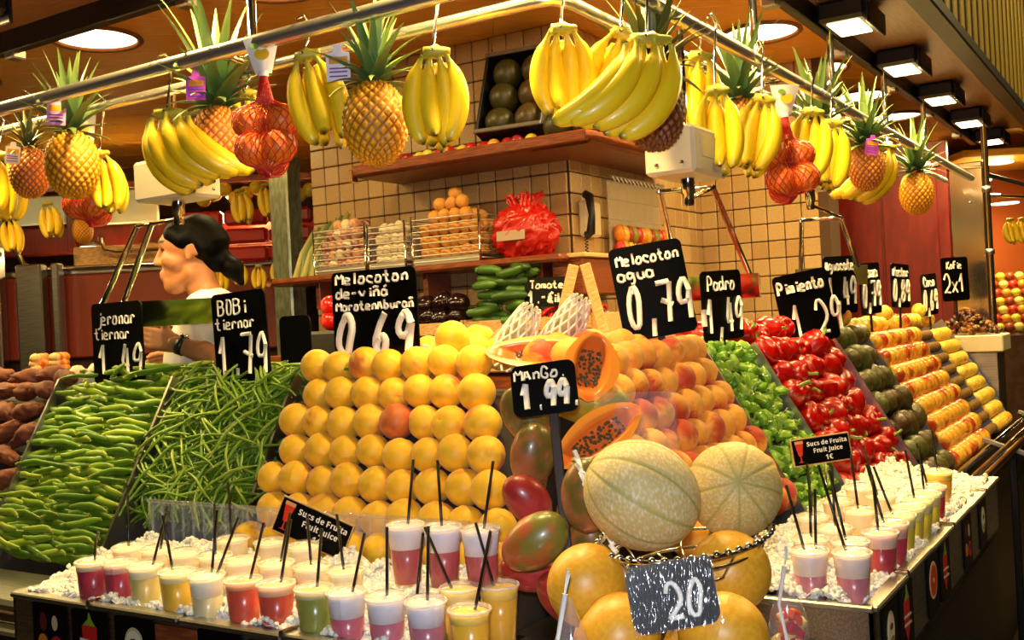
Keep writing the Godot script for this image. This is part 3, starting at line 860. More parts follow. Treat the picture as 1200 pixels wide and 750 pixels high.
func build_goods() -> void:
	make_fruit_meshes()
	var fuzz := vmat("peach_skin", 0.55)
	fuzz.rim_enabled = true
	fuzz.rim = 0.25
	fuzz.rim_tint = 0.6
	var smooth_skin := vmat("smooth_skin", 0.28, 0.3)
	var bean_m := vmat("bean_skin", 0.38, 0.1)
	# -- green beans
	strew("green_bean", "thin green bean on the heap of round green beans", "green beans on the heap", "mass of thin green beans under the top layer", K.bean, bean_m, 300, 1500, func(i, under):
		var top: bool = i % 10 < 3
		var x := rnd(-1.835, -1.412)
		var off := rnd(-0.055, -0.012) if under else rnd(-0.008, 0.016)
		if top:
			return Transform3D(Basis(Vector3.UP, rnd(-0.9, 0.9) + (PI if rng.randf() < 0.5 else 0.0)) * Basis(Vector3.RIGHT, rnd(0, 6)), Vector3(x if under else rnd(-1.84, -1.22), 1.405 + off + 0.012 * sin(x * 14), rnd(-0.82, -0.6)))
		return Transform3D(in_slope(rnd(-1.25, 1.25) if rng.randf() < 0.7 else rnd(-3, 3), true, rnd(-0.5, 0.5)), slope_l(x, rnd(1.075, 1.405), off)))
	# -- flat beans in layers
	var rows := 27
	for j in rows:
		var y := 0.955 + 0.0165 * j
		var x0 := -2.33 + rnd(-0.02, 0.02) + (0.05 if j > 22 else 0.0)
		var k := 0
		while x0 + 0.07 * k < -1.93:
			var x := x0 + 0.088 * k + rnd(-0.012, 0.012)
			k += 1
			if x > -1.93: break
			var wild := rnd(-0.22, 0.22) if j < 20 else rnd(-0.55, 0.55)
			solo("flat_bean", "flat green bean in the %s layer from the bottom, %s from the sweet potatoes" % [NTH[j], NTH[k - 1]], "bean", K.flat[rng.randi() % 5], bean_m, Transform3D(Basis(Vector3(0, 0, 1), wild * 0.45) * Basis(Vector3.UP, rnd(-0.15, 0.15)) * Basis(Vector3.RIGHT, PI / 2 + rnd(-0.25, 0.25)), slope_l(x, y + rnd(-0.004, 0.004), rnd(-0.012, 0.008))), "flat beans stacked in layers")
	var under := MultiMeshInstance3D.new()
	under.name = "flat_bean_heap"
	var um := MultiMesh.new()
	um.transform_format = MultiMesh.TRANSFORM_3D
	um.mesh = K.flat[0]
	um.instance_count = 420
	for i in 420:
		um.set_instance_transform(i, Transform3D(Basis(Vector3(0, 0, 1), rnd(-0.12, 0.12)) * Basis(Vector3.RIGHT, PI / 2 + rnd(-0.3, 0.3)), slope_l(rnd(-2.29, -1.94), rnd(0.95, 1.40), rnd(-0.045, -0.014))))
	under.multimesh = um
	under.material_override = bean_m
	add_child(under)
	metas(under, "mass of flat green beans under the stack's face", "beans", "", "stuff")
	for i in 60:
		solo("flat_bean", "broad flat green bean lying loose on top of the stack", "bean", K.flat[rng.randi() % 5], bean_m, Transform3D(Basis(Vector3.UP, rnd(-0.7, 0.5)) * Basis(Vector3(0, 0, 1), rnd(-0.25, 0.3)) * Basis(Vector3.RIGHT, rnd(0, 3)), Vector3(rnd(-2.28, -1.93), rnd(1.385, 1.43), rnd(-0.8, -0.585))), "flat beans on top of the stack")
	# -- yellow peaches, packed in offset rows
	var d := 0.0785
	for j in 7:
		var y := 1.03 + j * 0.0645
		var xl := -1.372 + 0.004 * j
		var xr := -0.655 - 0.04 * maxf(0, j - 1)
		var x := xl + (d * 0.5 if j % 2 else 0.0)
		var k := -1
		while x < xr:
			k += 1
			var red := j == 4 and absf(x + 1.03) < 0.045
			var mesh: Mesh = K.ypeach_red if red else K.ypeach[rng.randi() % 6]
			solo("yellow_peach", "yellow peach with a dark red cheek high in the heap" if red else "yellow peach in the %s row from the bottom, %s from the green beans" % [NTH[j], NTH[k]], "peach", mesh, fuzz, Transform3D(tumbled().scaled(Vector3.ONE * rnd(0.95, 1.05)), slope_l(x + rnd(-0.004, 0.004), y + rnd(-0.004, 0.004), rnd(-0.004, 0.006))), "yellow peaches heaped under the white-lettered price board")
			x += d
	for j in 3:
		for i in 7:
			var p := Vector3(-1.30 + i * 0.078 + 0.03 * (j % 2), 1.425 + 0.02 * j - 0.012 * absf(i - 4), -0.665 - 0.07 * j)
			if p.x > -0.86: continue
			solo("yellow_peach", "yellow peach on the heap's flat top, %s row back, %s from the green beans" % [NTH[j], NTH[i]], "peach", K.ypeach[rng.randi() % 6], fuzz, Transform3D(tumbled(), p), "yellow peaches heaped under the white-lettered price board")
	solo("yellow_peach", "topmost yellow peach beside the price board", "peach", K.ypeach[0], fuzz, Transform3D(tumbled(), Vector3(-0.965, 1.475, -0.66)))
	# -- red peaches on the right-hand slope
	d = 0.082
	for j in 7:
		var y := 1.04 + j * d * 0.862 * 0.862
		var z := -1.235 + (d * 0.5 if j % 2 else 0.0)
		var k := -1
		while z < -0.62:
			k += 1
			solo("red_peach", "red-cheeked peach in the %s row from the bottom, %s from the small peppers" % [NTH[j], NTH[k]], "peach", K.rpeach[rng.randi() % 6], fuzz, Transform3D(tumbled().scaled(Vector3.ONE * rnd(0.95, 1.06)), slope_r(z + rnd(-0.005, 0.005), y + rnd(-0.005, 0.005), rnd(-0.004, 0.008))), "red-cheeked peaches")
			z += d
	for j in 2:
		for i in 7:
			solo("red_peach", "red-cheeked peach on the heap's top, %s row back, %s from the papayas" % [NTH[j], NTH[i]], "peach", K.rpeach[rng.randi() % 6], fuzz, Transform3D(tumbled(), Vector3(-0.665 - 0.075 * j, 1.425 + 0.012 * (i % 2), -0.68 - i * 0.085)), "red-cheeked peaches")
	# -- small green peppers
	for i in 290:
		var onslope := i < 230
		var z := rnd(-1.645, -1.285)
		var p := slope_r(z, rnd(0.98, 1.40), rnd(-0.02, 0.012)) if onslope else Vector3(rnd(-0.85, -0.6), rnd(1.38, 1.415), z)
		var o := solo("small_green_pepper", "small wrinkled green pepper in the bright green heap", "pepper", K.padron[rng.randi() % 4], smooth_skin, Transform3D(tumbled().scaled(Vector3.ONE * rnd(0.85, 1.2)), p), "small green peppers")
		if i % 3 == 0: stems(o, K.padron_stem, mt("stem_green", "8fa040", 0.5))
	# -- red peppers
	var stem_m := mt("pepper_stem", "7d9a34", 0.4)
	for j in 7:
		for i in 9:
			var z := -1.715 - i * 0.079 - (0.035 if j % 2 else 0.0)
			if z < -2.38: continue
			var o := solo("red_pepper", "shiny red pepper in the %s row from the bottom, %s from the small peppers" % [NTH[j], NTH[i]], "pepper", K.pepper[rng.randi() % 4], smooth_skin, Transform3D(tumbled().scaled(Vector3.ONE * rnd(0.9, 1.12)), slope_r(z + rnd(-0.01, 0.01), 0.975 + 0.066 * j + rnd(-0.01, 0.01), rnd(-0.012, 0.012))), "shiny red peppers")
			stems(o, K.pepper_stem, stem_m)
	for i in 22:
		var o := solo("red_pepper", "shiny red bell pepper lying on top at the back", "pepper", K.pepper[rng.randi() % 4], smooth_skin, Transform3D(tumbled(), Vector3(-0.66 - 0.085 * (i % 3), 1.425 + rnd(-0.01, 0.02), -1.70 - 0.092 * (i / 3))), "shiny red peppers at the back")
		stems(o, K.pepper_stem, stem_m)
	# -- avocados
	var rough_skin := vmat("avocado_skin", 0.42)
	for j in 7:
		for i in 5:
			var z := -2.48 - i * 0.108 - (0.05 if j % 2 else 0.0) + rnd(-0.012, 0.012)
			if z < -2.92: continue
			solo("avocado", "dark knobbly avocado in the %s row from the bottom, %s from the peppers" % [NTH[j], NTH[i]], "avocado", K.avocado[rng.randi() % 3], rough_skin, Transform3D(in_slope(rnd(-1.2, 1.2), false, rnd(-0.6, 0.6)) * Basis(Vector3(0, 0, 1), PI / 2) * Basis().scaled(Vector3.ONE * rnd(1.1, 1.3)), slope_r(z, 0.895 + 0.082 * j, rnd(-0.01, 0.012))), "dark avocados")
	# -- nectarines, kiwis and yellow fruit, in ranks
	d = 0.086
	for j in 8:
		var y := 0.882 + j * 0.067
		for i in 11:
			var z := -2.985 - i * d - (d * 0.5 if j % 2 else 0.0)
			if z < -3.84: continue
			solo("nectarine", "red and yellow nectarine in the %s row from the bottom, %s from the avocados" % [NTH[j], NTH[i]], "nectarine", K.nect[rng.randi() % 5], smooth_skin, Transform3D(tumbled(), slope_r(z, y, 0.0)), "red and yellow nectarines")
	for j in 9:
		for i in 4:
			solo("kiwi", "brown kiwi in the %s row from the bottom, %s from the nectarines" % [NTH[j], NTH[i]], "kiwi", K.kiwi, vmat("kiwi_skin", 0.8), Transform3D(Basis(Vector3.UP, PI / 2 + rnd(-0.2, 0.2)) * Basis(Vector3.RIGHT, rnd(0, 6)), slope_r(-3.91 - 0.07 * i, 0.885 + 0.057 * j, 0.0)), "brown kiwis")
	for j in 8:
		for i in 6:
			var z := -4.215 - 0.074 * i - (0.037 if j % 2 else 0.0)
			if z < -4.6: continue
			solo("yellow_apple", "yellow apple in the end bin's %s row from the bottom, %s from the kiwis" % [NTH[j], NTH[i]], "apple", K.yellow[rng.randi() % 3], smooth_skin, Transform3D(tumbled(), slope_r(z, 0.885 + 0.064 * j, 0.0)), "yellow apples in the end bin")
	for i in 34:
		var z := -2.75 - 0.105 * (i / 2)
		solo("yellow_apple", "yellow apple on the flat top behind the nectarines, %s pair" % NTH[i / 2], "apple", K.yellow[i % 3] if i % 5 else K.nect[1], smooth_skin, Transform3D(tumbled(), Vector3(-0.62 - 0.08 * (i % 2), 1.415 + (0.05 if i % 7 == 0 else 0.0), z)), "yellow apples on the flat top")
	# -- tubers left of the flat beans
	for j in 7:
		for i in 7:
			solo("sweet_potato", "reddish brown sweet potato in the %s row from the bottom, %s from the flat beans" % [NTH[j], NTH[i]], "tuber", K.tuber[rng.randi() % 4], vmat("tuber_skin", 0.7), Transform3D(in_slope(rnd(-0.5, 0.9), true, rnd(-0.4, 0.4)) * Basis(Vector3(0, 0, 1), PI / 2), slope_l(-2.43 - 0.1 * i - 0.04 * (j % 2), 1.0 + 0.062 * j, rnd(-0.01, 0.01))), "reddish brown sweet potatoes")
	for i in 10:
		solo("sweet_potato", "reddish brown sweet potato on top of the heap, %s from the flat beans" % NTH[i], "tuber", K.tuber[i % 4], vmat("tuber_skin", 0.7), Transform3D(Basis(Vector3.UP, rnd(-1, 1)) * Basis(Vector3(0, 0, 1), PI / 2), Vector3(-2.40 - 0.09 * i, 1.40 + rnd(0, 0.02), -0.63 - 0.03 * (i % 2))), "reddish brown sweet potatoes")

# ---------------------------------------------------------------- corner: melons, mangoes, papayas
func net_melon(r: Vector3, seed_: int, ribs: int, hex0: String, hex1: String, groove: String) -> ArrayMesh:
	var n := noise(seed_, 1.0)
	var n2 := FastNoiseLite.new()
	n2.seed = seed_ + 5
	n2.noise_type = FastNoiseLite.TYPE_CELLULAR
	n2.cellular_return_type = FastNoiseLite.RETURN_DISTANCE2_SUB
	n2.frequency = 11.0
	var rib := func(d: Vector3) -> float: return exp(-pow(sin(atan2(d.z, d.x) * ribs / 2.0) * sqrt(maxf(0.0, 1.0 - d.y * d.y)) / 0.13, 2))
	var web := func(d: Vector3) -> float: return 1.0 - smoothstep(0.02, 0.22, n2.get_noise_3dv(d) + 1.0)
	return blob(r.x, r.y, r.z, 150, 100, func(d):
		return 1.0 - 0.022 * rib.call(d) * (1.0 - pow(absf(d.y), 6.0)) + 0.006 * web.call(d) * (1.0 - rib.call(d)) + 0.012 * n.get_noise_3dv(d),
		func(d):
			var k: float = rib.call(d)
			var c: Color = lin(hex0).lerp(lin(hex1), web.call(d))
			return c.lerp(lin(groove), k * 0.85))

func papaya_half(o: Node, ln: float, w: float) -> void:
	# cut face toward +z, tips along y
	var n := noise(301, 3.0)
	var prof := func(t: float) -> float: return w * pow(sin(PI * clampf(t, 0, 1)), 0.55) * (0.82 + 0.18 * sin(PI * (t * 0.8)))
	var s := begin()
	grid(s, 14, 22, func(u, v):
		var a: float = PI + u * PI
		var r: float = prof.call(v)
		return Vector3(cos(a) * r, (v - 0.5) * ln, sin(a) * r * 0.85), func(u, v): return lin("b08a1c").lerp(lin("d89a2c"), v))
	part(o, "rind", fin(s), vmat("papaya_rind", 0.4))
	s = begin()
	# flesh with its hollow
	grid(s, 20, 22, func(u, v):
		var q: float = u * 2.0 - 1.0
		var r: float = prof.call(v)
		var cav := smoothstep(0.62, 0.38, absf(q)) * smoothstep(0.10, 0.28, v) * smoothstep(0.92, 0.72, v)
		return Vector3(-q * r, (v - 0.5) * ln, -0.75 * w * 0.62 * cav),
		func(u, v): return lin("ee9430").lerp(lin("e4702a"), smoothstep(0.9, 0.3, absf(u * 2.0 - 1.0))))
	part(o, "flesh", fin(s), vmat("papaya_flesh", 0.25))
	s = begin()
	for i in 90:
		var v := rnd(0.24, 0.80)
		var q := rnd(-0.42, 0.42)
		add_lathe(s, [Vector2(0, -0.0035), Vector2(0.0026, -0.002), Vector2(0.0033, 0.0), Vector2(0.0024, 0.0025), Vector2(0, 0.0036)], 6, Transform3D(tumbled(), Vector3(q * prof.call(v), (v - 0.5) * ln, -0.75 * w * 0.62 * smoothstep(0.62, 0.38, absf(q)) + 0.002)))
	var seeds := part(o, "seeds", fin(s), mt("papaya_seed", "57482c", 0.2))
	seeds.set_meta("kind", "stuff")

func build_corner() -> void:
	var rind := vmat("melon_rind", 0.6)
	var a := net_melon(Vector3(0.083, 0.092, 0.083), 200, 9, "c4aa66", "e0d0a6", "94903a")
	solo("netted_melon", "big round netted melon with green grooves, nearest the papaya", "melon", a, rind, Transform3D(frame(Vector3(0.74, -0.52, -0.40), Vector3(0.5, 0.1, 0.8)), Vector3(-0.239, 1.226, -0.127)))
	var b := net_melon(Vector3(0.078, 0.075, 0.078), 210, 9, "c6a656", "deca94", "a0943c")
	solo("netted_melon", "netted melon with star of grooves, beside the bigger one", "melon", b, rind, Transform3D(Basis.from_euler(Vector3(1.2, -0.1, -0.55)), Vector3(-0.155, 1.21, -0.30)))
	var ymm := mottled("yellow_melon_skin", [[0.3, "d6961e"], [0.7, "e0a82e"]], Vector3(9, 9, 9), 0.42, 41)
	var ym := blob(0.062, 0.058, 0.062, 36, 26, func(d): return 1.0 - 0.05 * exp(-pow(acos(clampf(d.y, -1, 1)) / 0.2, 2)))
	var Y := [[Vector3(-0.283, 1.108, -0.02), 1.0, "round yellow melon under the big netted one"], [Vector3(-0.215, 1.052, 0.02), 1.0, "yellow melon behind the plastic wrapped price card"], [Vector3(-0.13, 1.10, -0.20), 1.02, "yellow melon under the wire basket's far end"], [Vector3(-0.085, 1.05, -0.045), 1.02, "lowest yellow melon beside the wrapped price card"], [Vector3(-0.30, 1.0, -0.12), 1.0, "yellow melon low down behind the others"], [Vector3(-0.16, 0.98, -0.15), 1.05, "yellow melon at the bottom of the pile"], [Vector3(-0.27, 0.985, 0.0), 0.95, "yellow melon resting on the pedestal"]]
	for q in Y: solo("yellow_melon", q[2], "melon", ym, ymm, Transform3D(tumbled().scaled(Vector3.ONE * q[1]), q[0]))
	# wire basket under the netted melons
	var w := thing("wire_basket", "shallow beaded wire basket holding the netted melons", "basket", T(Vector3(-0.20, 1.135, -0.20)))
	for k in 3:
		var pts := []
		for i in 41:
			var t := TAU * i / 40
			var rr: float = [0.15, 0.135, 0.11][k]
			pts.append(Vector3(cos(t) * rr * 0.82, [0.015, -0.005, -0.03][k], sin(t) * rr * 1.25))
		part(w, "hoop", tube(pts, [0.0045, 0.003, 0.003][k], 6), mt("chrome"))
	var bs := begin()
	for i in 46:
		var t := TAU * i / 46
		add_lathe(bs, [Vector2(0, -0.006), Vector2(0.0055, -0.002), Vector2(0.0055, 0.002), Vector2(0, 0.006)], 8, T(Vector3(cos(t) * 0.125, 0.019, sin(t) * 0.189)))
	part(w, "beading", fin(bs), mt("chrome"))
	for i in 14:
		var t := TAU * i / 14
		part(w, "spoke", tube([Vector3(cos(t) * 0.123, 0.013, sin(t) * 0.187), Vector3(cos(t) * 0.09, -0.03, sin(t) * 0.137), Vector3(0, -0.045, 0)], 0.002, 5), mt("chrome"))
	part(w, "foot", lathe([Vector2(0.05, -0.235), Vector2(0.05, -0.225), Vector2(0.012, -0.2), Vector2(0.012, -0.045)], 16), mt("brushed"))
	# mangoes in the gap between the yellow peaches and the papayas
	var ms := vmat("mango_skin", 0.35, 0.2)
	var G := [[Vector3(-0.545, 1.178, -0.285), 2, [0.2, 0.6, 0.9], "crimson mango on top of the green and red one"], [Vector3(-0.475, 1.125, -0.19), 1, [0.1, 0.4, -0.75], "large green mango with red shoulder behind yellow juice"], [Vector3(-0.613, 1.318, -0.405), 0, [0.3, 0.2, 0.7], "brownish mango under the mango price board"], [Vector3(-0.585, 1.246, -0.375), 0, [0.2, 1.2, 0.2], "olive mango between peaches and the plastic sheet"], [Vector3(-0.41, 1.04, -0.17), 2, [0, 0, 1.2], "red mango low beside the yellow melons"], [Vector3(-0.54, 1.05, -0.27), 2, [0.5, 0.4, 1.6], "pink-red mango low behind the yellow juice cups"], [Vector3(-0.385, 1.205, -0.22), 0, [0.1, 0.2, 0.1], "dark green mango tucked behind the netted melon"], [Vector3(-0.42, 1.10, -0.30), 0, [0.2, 0.9, 0.4], "green mango hidden below the papaya half"], [Vector3(-0.53, 0.975, -0.42), 1, [0, 0, 1.5], "mango on the pedestal bottom row"], [Vector3(-0.40, 0.97, -0.30), 2, [0, 1, 1.5], "mango at the bottom near the melons"], [Vector3(-0.50, 1.12, -0.42), 1, [0, 1, 1.2], "mango buried at the back of the pile"]]
	for q in G: solo("mango", q[3], "mango", K.mango[q[1]], ms, Transform3D(Basis.from_euler(Vector3(q[2][0], q[2][1], q[2][2])).scaled(Vector3.ONE * (0.85 if q[1] == 2 else 1.0)), q[0]))
	# papaya halves
	var h := thing("papaya_half", "cut papaya half standing upright by the mango board", "papaya", Transform3D(Basis.from_euler(Vector3(-0.25, 0.75, -0.25)), Vector3(-0.545, 1.405, -0.56)))
	papaya_half(h, 0.15, 0.06)
	h = thing("papaya_half", "cut papaya half leaning across, above the big netted melon", "papaya", Transform3D(Basis.from_euler(Vector3(-0.45, 0.5, -0.98)), Vector3(-0.455, 1.283, -0.40)))
	papaya_half(h, 0.20, 0.048)
	h = thing("papaya_half", "cut papaya half lying flat below the white foam nets", "papaya", Transform3D(Basis.from_euler(Vector3(-0.75, 0.45, 1.50)), Vector3(-0.70, 1.435, -0.66)))
	papaya_half(h, 0.30, 0.05)
	# whole papaya under the halves, clear bent sheet before it
	var pn := noise(310, 1.2)
	solo("whole_papaya", "whole green papaya behind the upright cut half", "papaya", blob(0.055, 0.10, 0.055, 24, 20, func(d): return 1.0 - 0.18 * d.y, func(d): return lin("8a9a2c").lerp(lin("d0a034"), clampf(0.5 + pn.get_noise_3dv(d), 0, 1))), vmat("papaya_rind", 0.4), Transform3D(Basis.from_euler(Vector3(0.2, 0.3, 1.3)), Vector3(-0.62, 1.34, -0.62)))
	var sh := begin()
	grid(sh, 14, 6, func(u, v):
		var t: float = u * 1.0
		return Vector3(-0.50 + 0.16 * t, 1.13 + 0.23 * v, -0.475 + 0.05 * sin(t * PI) - 0.03 * t))
	solo("plastic_sheet", "curved clear plastic sheet beneath the papaya halves", "sheet", fin(sh), clear("acrylic", "e8f0ee", 0.12, 0.06))
	# foam sleeves
	var foam := mt("foam_net", "f2eedd", 0.6)
	for q in [[Vector3(-0.83, 1.475, -0.74), 0.0, "white foam net sleeve, nearer the peaches"], [Vector3(-0.73, 1.49, -0.80), 0.12, "white foam net sleeve, nearer the price boards"]]:
		var o := thing("foam_sleeve", q[2], "foam net", Transform3D(Basis.from_euler(Vector3(0.35, 0.3, -0.55)), q[0]))
		var core := blob(0.032, 0.06, 0.032, 16, 12, func(d): return 1.0 - 0.25 * d.y)
		part(o, "wrapped_fruit", core, mt("pale_green_skin", "b8b070", 0.6))
		for dirn in [-1, 1]:
			for k in 11:
				var pts := []
				for i in 13:
					var t := i / 12.0
					var r := 0.022 + 0.032 * pow(t, 0.8)
					var an: float = TAU * k / 11.0 + dirn * t * 1.9
					pts.append(Vector3(cos(an) * r, 0.075 - 0.15 * t, sin(an) * r))
				part(o, "strand", tube(pts, 0.0036, 5), foam)
	# grey kinked foam rope beside the big melon
	var rope := []
	for i in 34:
		var t := i / 33.0
		rope.append(Vector3(-0.395 + 0.10 * t + 0.007 * sin(i * 2.1), 1.275 - 0.14 * t + 0.007 * cos(i * 2.4), -0.20 + 0.06 * t))
	solo("foam_rope", "knotted pale foam net edge hanging beside the big melon", "foam net", tube(rope, 0.0045, 6), mt("foam_net"))
	# wrapped fruit cups with forks at the bottom of the picture
	solo("cup_ledge", "narrow steel ledge before the yellow melons", "ledge", box(Vector3(0.30, 0.99, 0.07), 0.004), mt("steel"), T(Vector3(-0.18, 0.495, 0.13)))
	for q in [[Vector3(-0.232, 0.99, 0.125), 0, "wrapped fruit cup with upright white fork, left of price card"], [Vector3(-0.125, 0.975, 0.125), 1, "fruit cup with fork lying across it, under price card"], [Vector3(-0.095, 0.93, -0.36), 0, "plastic wrapped red fruit beside the yellow melon, tray end"]]:
		var o := thing("fruit_salad_cup", q[2], "fruit cup", T(q[0]))
		part(o, "bag", lathe([Vector2(0, 0), Vector2(0.026, 0.0), Vector2(0.034, 0.03), Vector2(0.032, 0.06), Vector2(0.017, 0.10), Vector2(0.003, 0.14)] if q[1] == 0 else [Vector2(0, 0), Vector2(0.028, 0.0), Vector2(0.036, 0.06), Vector2(0.037, 0.064)], 18), clear("wrap", "f4f6fa", 0.07, 0.08))
		for i in 18:
			var c: String = ["b81a24", "d8501c", "b01828", "d8b868"][i % 4]
			part(o, "fruit_piece", box(Vector3(0.018, 0.016, 0.017), 0.003), mt("piece_" + c, c, 0.3), Transform3D(tumbled(), Vector3(rnd(-0.018, 0.018), 0.012 + 0.0034 * i, rnd(-0.018, 0.018))))
		var pts := [Vector3(0.004, 0.03, 0.024), Vector3(-0.004, 0.09, 0.030), Vector3(0.004, 0.15, 0.018)] if q[1] == 0 else [Vector3(-0.075, 0.082, 0.036), Vector3(0.0, 0.078, 0.036), Vector3(0.045, 0.074, 0.036)]
		var fk := part(o, "fork", tube(pts, [0.003, 0.0028, 0.0042], 8), mt("white_plastic", "f0eee8", 0.35))
		for i in 3:
			part(fk, "tine", tube([pts[2], pts[2] + (pts[2] - pts[1]).normalized() * 0.03 + Vector3(0, 0.004 * (i - 1), 0.003 * (i - 1))], 0.0012, 5), mt("white_plastic"))

# ---------------------------------------------------------------- chalk lettering
# each stroke is a run of points x, y, two digits a point; baseline y = 2, small letters reach 6, tall ones 9
var glyphs := {
	"a": "55361603224254 5652", "b": "1912 15365453321213", "c": "55361604133252", "d": "5952 55361603123254", "e": "0444553616031252", "f": "59391812 0646", "g": "55361604133355 565020", "h": "1912 15365552",
	"i": "3632 3837", "j": "56512010 5857", "k": "1912 5613 2452", "l": "2922", "m": "0602 05163532 35465552", "n": "1612 1536465552", "o": "36150312324254463616", "p": "1610 15365453321213",
	"q": "5650 55361603123254", "r": "1612 14264655", "s": "553615444312", "t": "2923324252 0646", "u": "16132242 5652", "v": "063256", "w": "0612344256", "x": "0652 5602",
	"y": "0633 563010", "z": "06560252", "ñ": "1612 1536465552 18294859", "M": "0209356962", "A": "022952 1444", "B": "0902 0939584606 0656533202", "O": "29161322425557493919", "P": "0902 093957453515",
	"C": "5739190604224252", "T": "0959 3932", "L": "090252", "K": "0902 5905 0552", "0": "39170412324457493928", "1": "0629 2922", "2": "07193957552302 0252", "4": "39144454 4842",
	"5": "59090636453412", "6": "49270412324435251412", "7": "0959 5932 1655", "8": "39171635544332120314365749", "9": "5749391715354557 5742", ",": "2310", ".": "2232", "-": "1545",
	"G": "573919050322425435", "N": "02095259", "€": "573814031252 0545 0444", "á": "55361603224254 5652 3859",
}

func write_glyph(s: SurfaceTool, c: String, at: Vector2, h: float, w: float, r: float, z: float) -> void:
	# h: height of a tall letter, w: advance
	for st: String in glyphs[c].split(" "):
		var pts := []
		for i in range(0, st.length(), 2):
			pts.append(Vector3(at.x + float(st[i]) / 7.0 * w + rnd(-0.03, 0.03) * w, at.y + (float(st[i + 1]) - 2.0) / 7.0 * h + rnd(-0.015, 0.015) * h, z))
		if pts.size() > 2:                       # round the corners off
			var sm := [pts[0]]
			for i in range(1, pts.size() - 1):
				sm.append(pts[i].lerp(pts[i - 1], 0.25)); sm.append(pts[i].lerp(pts[i + 1], 0.25))
			sm.append(pts[-1])
			pts = sm
		add_tube(s, pts, r, 5)

func price_board(label: String, at: Vector3, size: Vector2, turn: Vector3, lines: Array, stake := 0.14, stake_x := 0.0, fat := 1.0) -> Node3D:
	var o := thing("price_board", label, "price sign", Transform3D(Basis.from_euler(turn), at))
	part(o, "board", prism(round_rect(size.x, size.y, 0.016), -0.003, 0.001), mt("card_black"))
	for q in lines:
		var x: float = (q[1] - 0.5) * size.x
		for c: String in q[0]:
			if glyphs.has(c):
				var s := begin()
				write_glyph(s, c, Vector2(x, (q[2] - 0.5) * size.y), q[3] * size.y, q[4] * size.x, q[5] * fat * (1.25 if q[3] < 0.27 else 1.7), 0.0015)
				part(o, "letter", fin(s), mt("chalk"))
			x += q[4] * size.x * (1.0 if c not in ",.ijl" else 0.72)
	if stake > 0.0:
		part(o, "stake", box(Vector3(0.018, stake + 0.06, 0.006), 0.002), mt("stake", "2a1710", 0.5), T(Vector3(stake_x, -size.y / 2 - stake / 2 + 0.03, -0.006)))
	return o

func text_part(o: Node, text: String, at: Vector3, px: float, xs := 1.0) -> void:
	var f := SystemFont.new()
	f.font_names = PackedStringArray(["Droid Sans"])
	f.font_weight = 700
	var tm := TextMesh.new()
	tm.font = f
	tm.text = text
	tm.font_size = 32
	tm.pixel_size = px
	tm.depth = 0.0006
	part(o, "lettering", tm, mt("chalk"), Transform3D(Basis().scaled(Vector3(xs, 1, 1)), at))

func juice_sign(label: String, at: Vector3, w: float, turn: Vector3) -> void:
	var h := w * 0.46
	var o := thing("juice_sign", label, "sign", Transform3D(Basis.from_euler(turn), at))
	part(o, "frame", box(Vector3(w, h, 0.005), 0.001), mt("crate_wood"))
	part(o, "board", box(Vector3(w - 0.006, h - 0.006, 0.002), 0.0005), mt("card_black"), T(Vector3(0, 0, 0.003)))
	var k := w / 0.17
	part(o, "printed_glass", prism(PackedVector2Array([Vector2(-0.012, 0.024), Vector2(0.012, 0.024), Vector2(0.005, -0.012), Vector2(-0.005, -0.012)]), 0, 0.0005), mt("print_d8320e", "d8320e", 0.4), T(Vector3(-0.062 * k, 0.002 * k, 0.0042), 0, 0, 0, k))
	part(o, "printed_glass", prism(PackedVector2Array([Vector2(-0.012, 0.03), Vector2(0.012, 0.03), Vector2(0.012, 0.022), Vector2(-0.012, 0.022)]), 0, 0.0005), mt("print_e0a060", "e0a060", 0.4), T(Vector3(-0.062 * k, 0.002 * k, 0.0048), 0, 0, 0, k))
	part(o, "printed_glass", prism(PackedVector2Array([Vector2(-0.0015, -0.012), Vector2(0.0015, -0.012), Vector2(0.002, -0.027), Vector2(0.009, -0.03), Vector2(-0.009, -0.03), Vector2(-0.002, -0.027)]), 0, 0.0005), mt("print_b83a2a", "b83a2a", 0.4), T(Vector3(-0.062 * k, 0.002 * k, 0.0042), 0, 0, 0, k))
	text_part(o, "Sucs de Fruita", Vector3(0.018 * k, 0.02 * k, 0.0046), 0.00054 * k)
	text_part(o, "Fruit Juice", Vector3(0.018 * k, 0.0, 0.0046), 0.00054 * k)
	text_part(o, "1€", Vector3(0.018 * k, -0.022 * k, 0.0046), 0.0006 * k)
	part(o, "holder", tube([Vector3(0.005, -h / 2, -0.004), Vector3(0.0, -h / 2 - 0.05, -0.004)], 0.0022, 6), mt("chrome"))

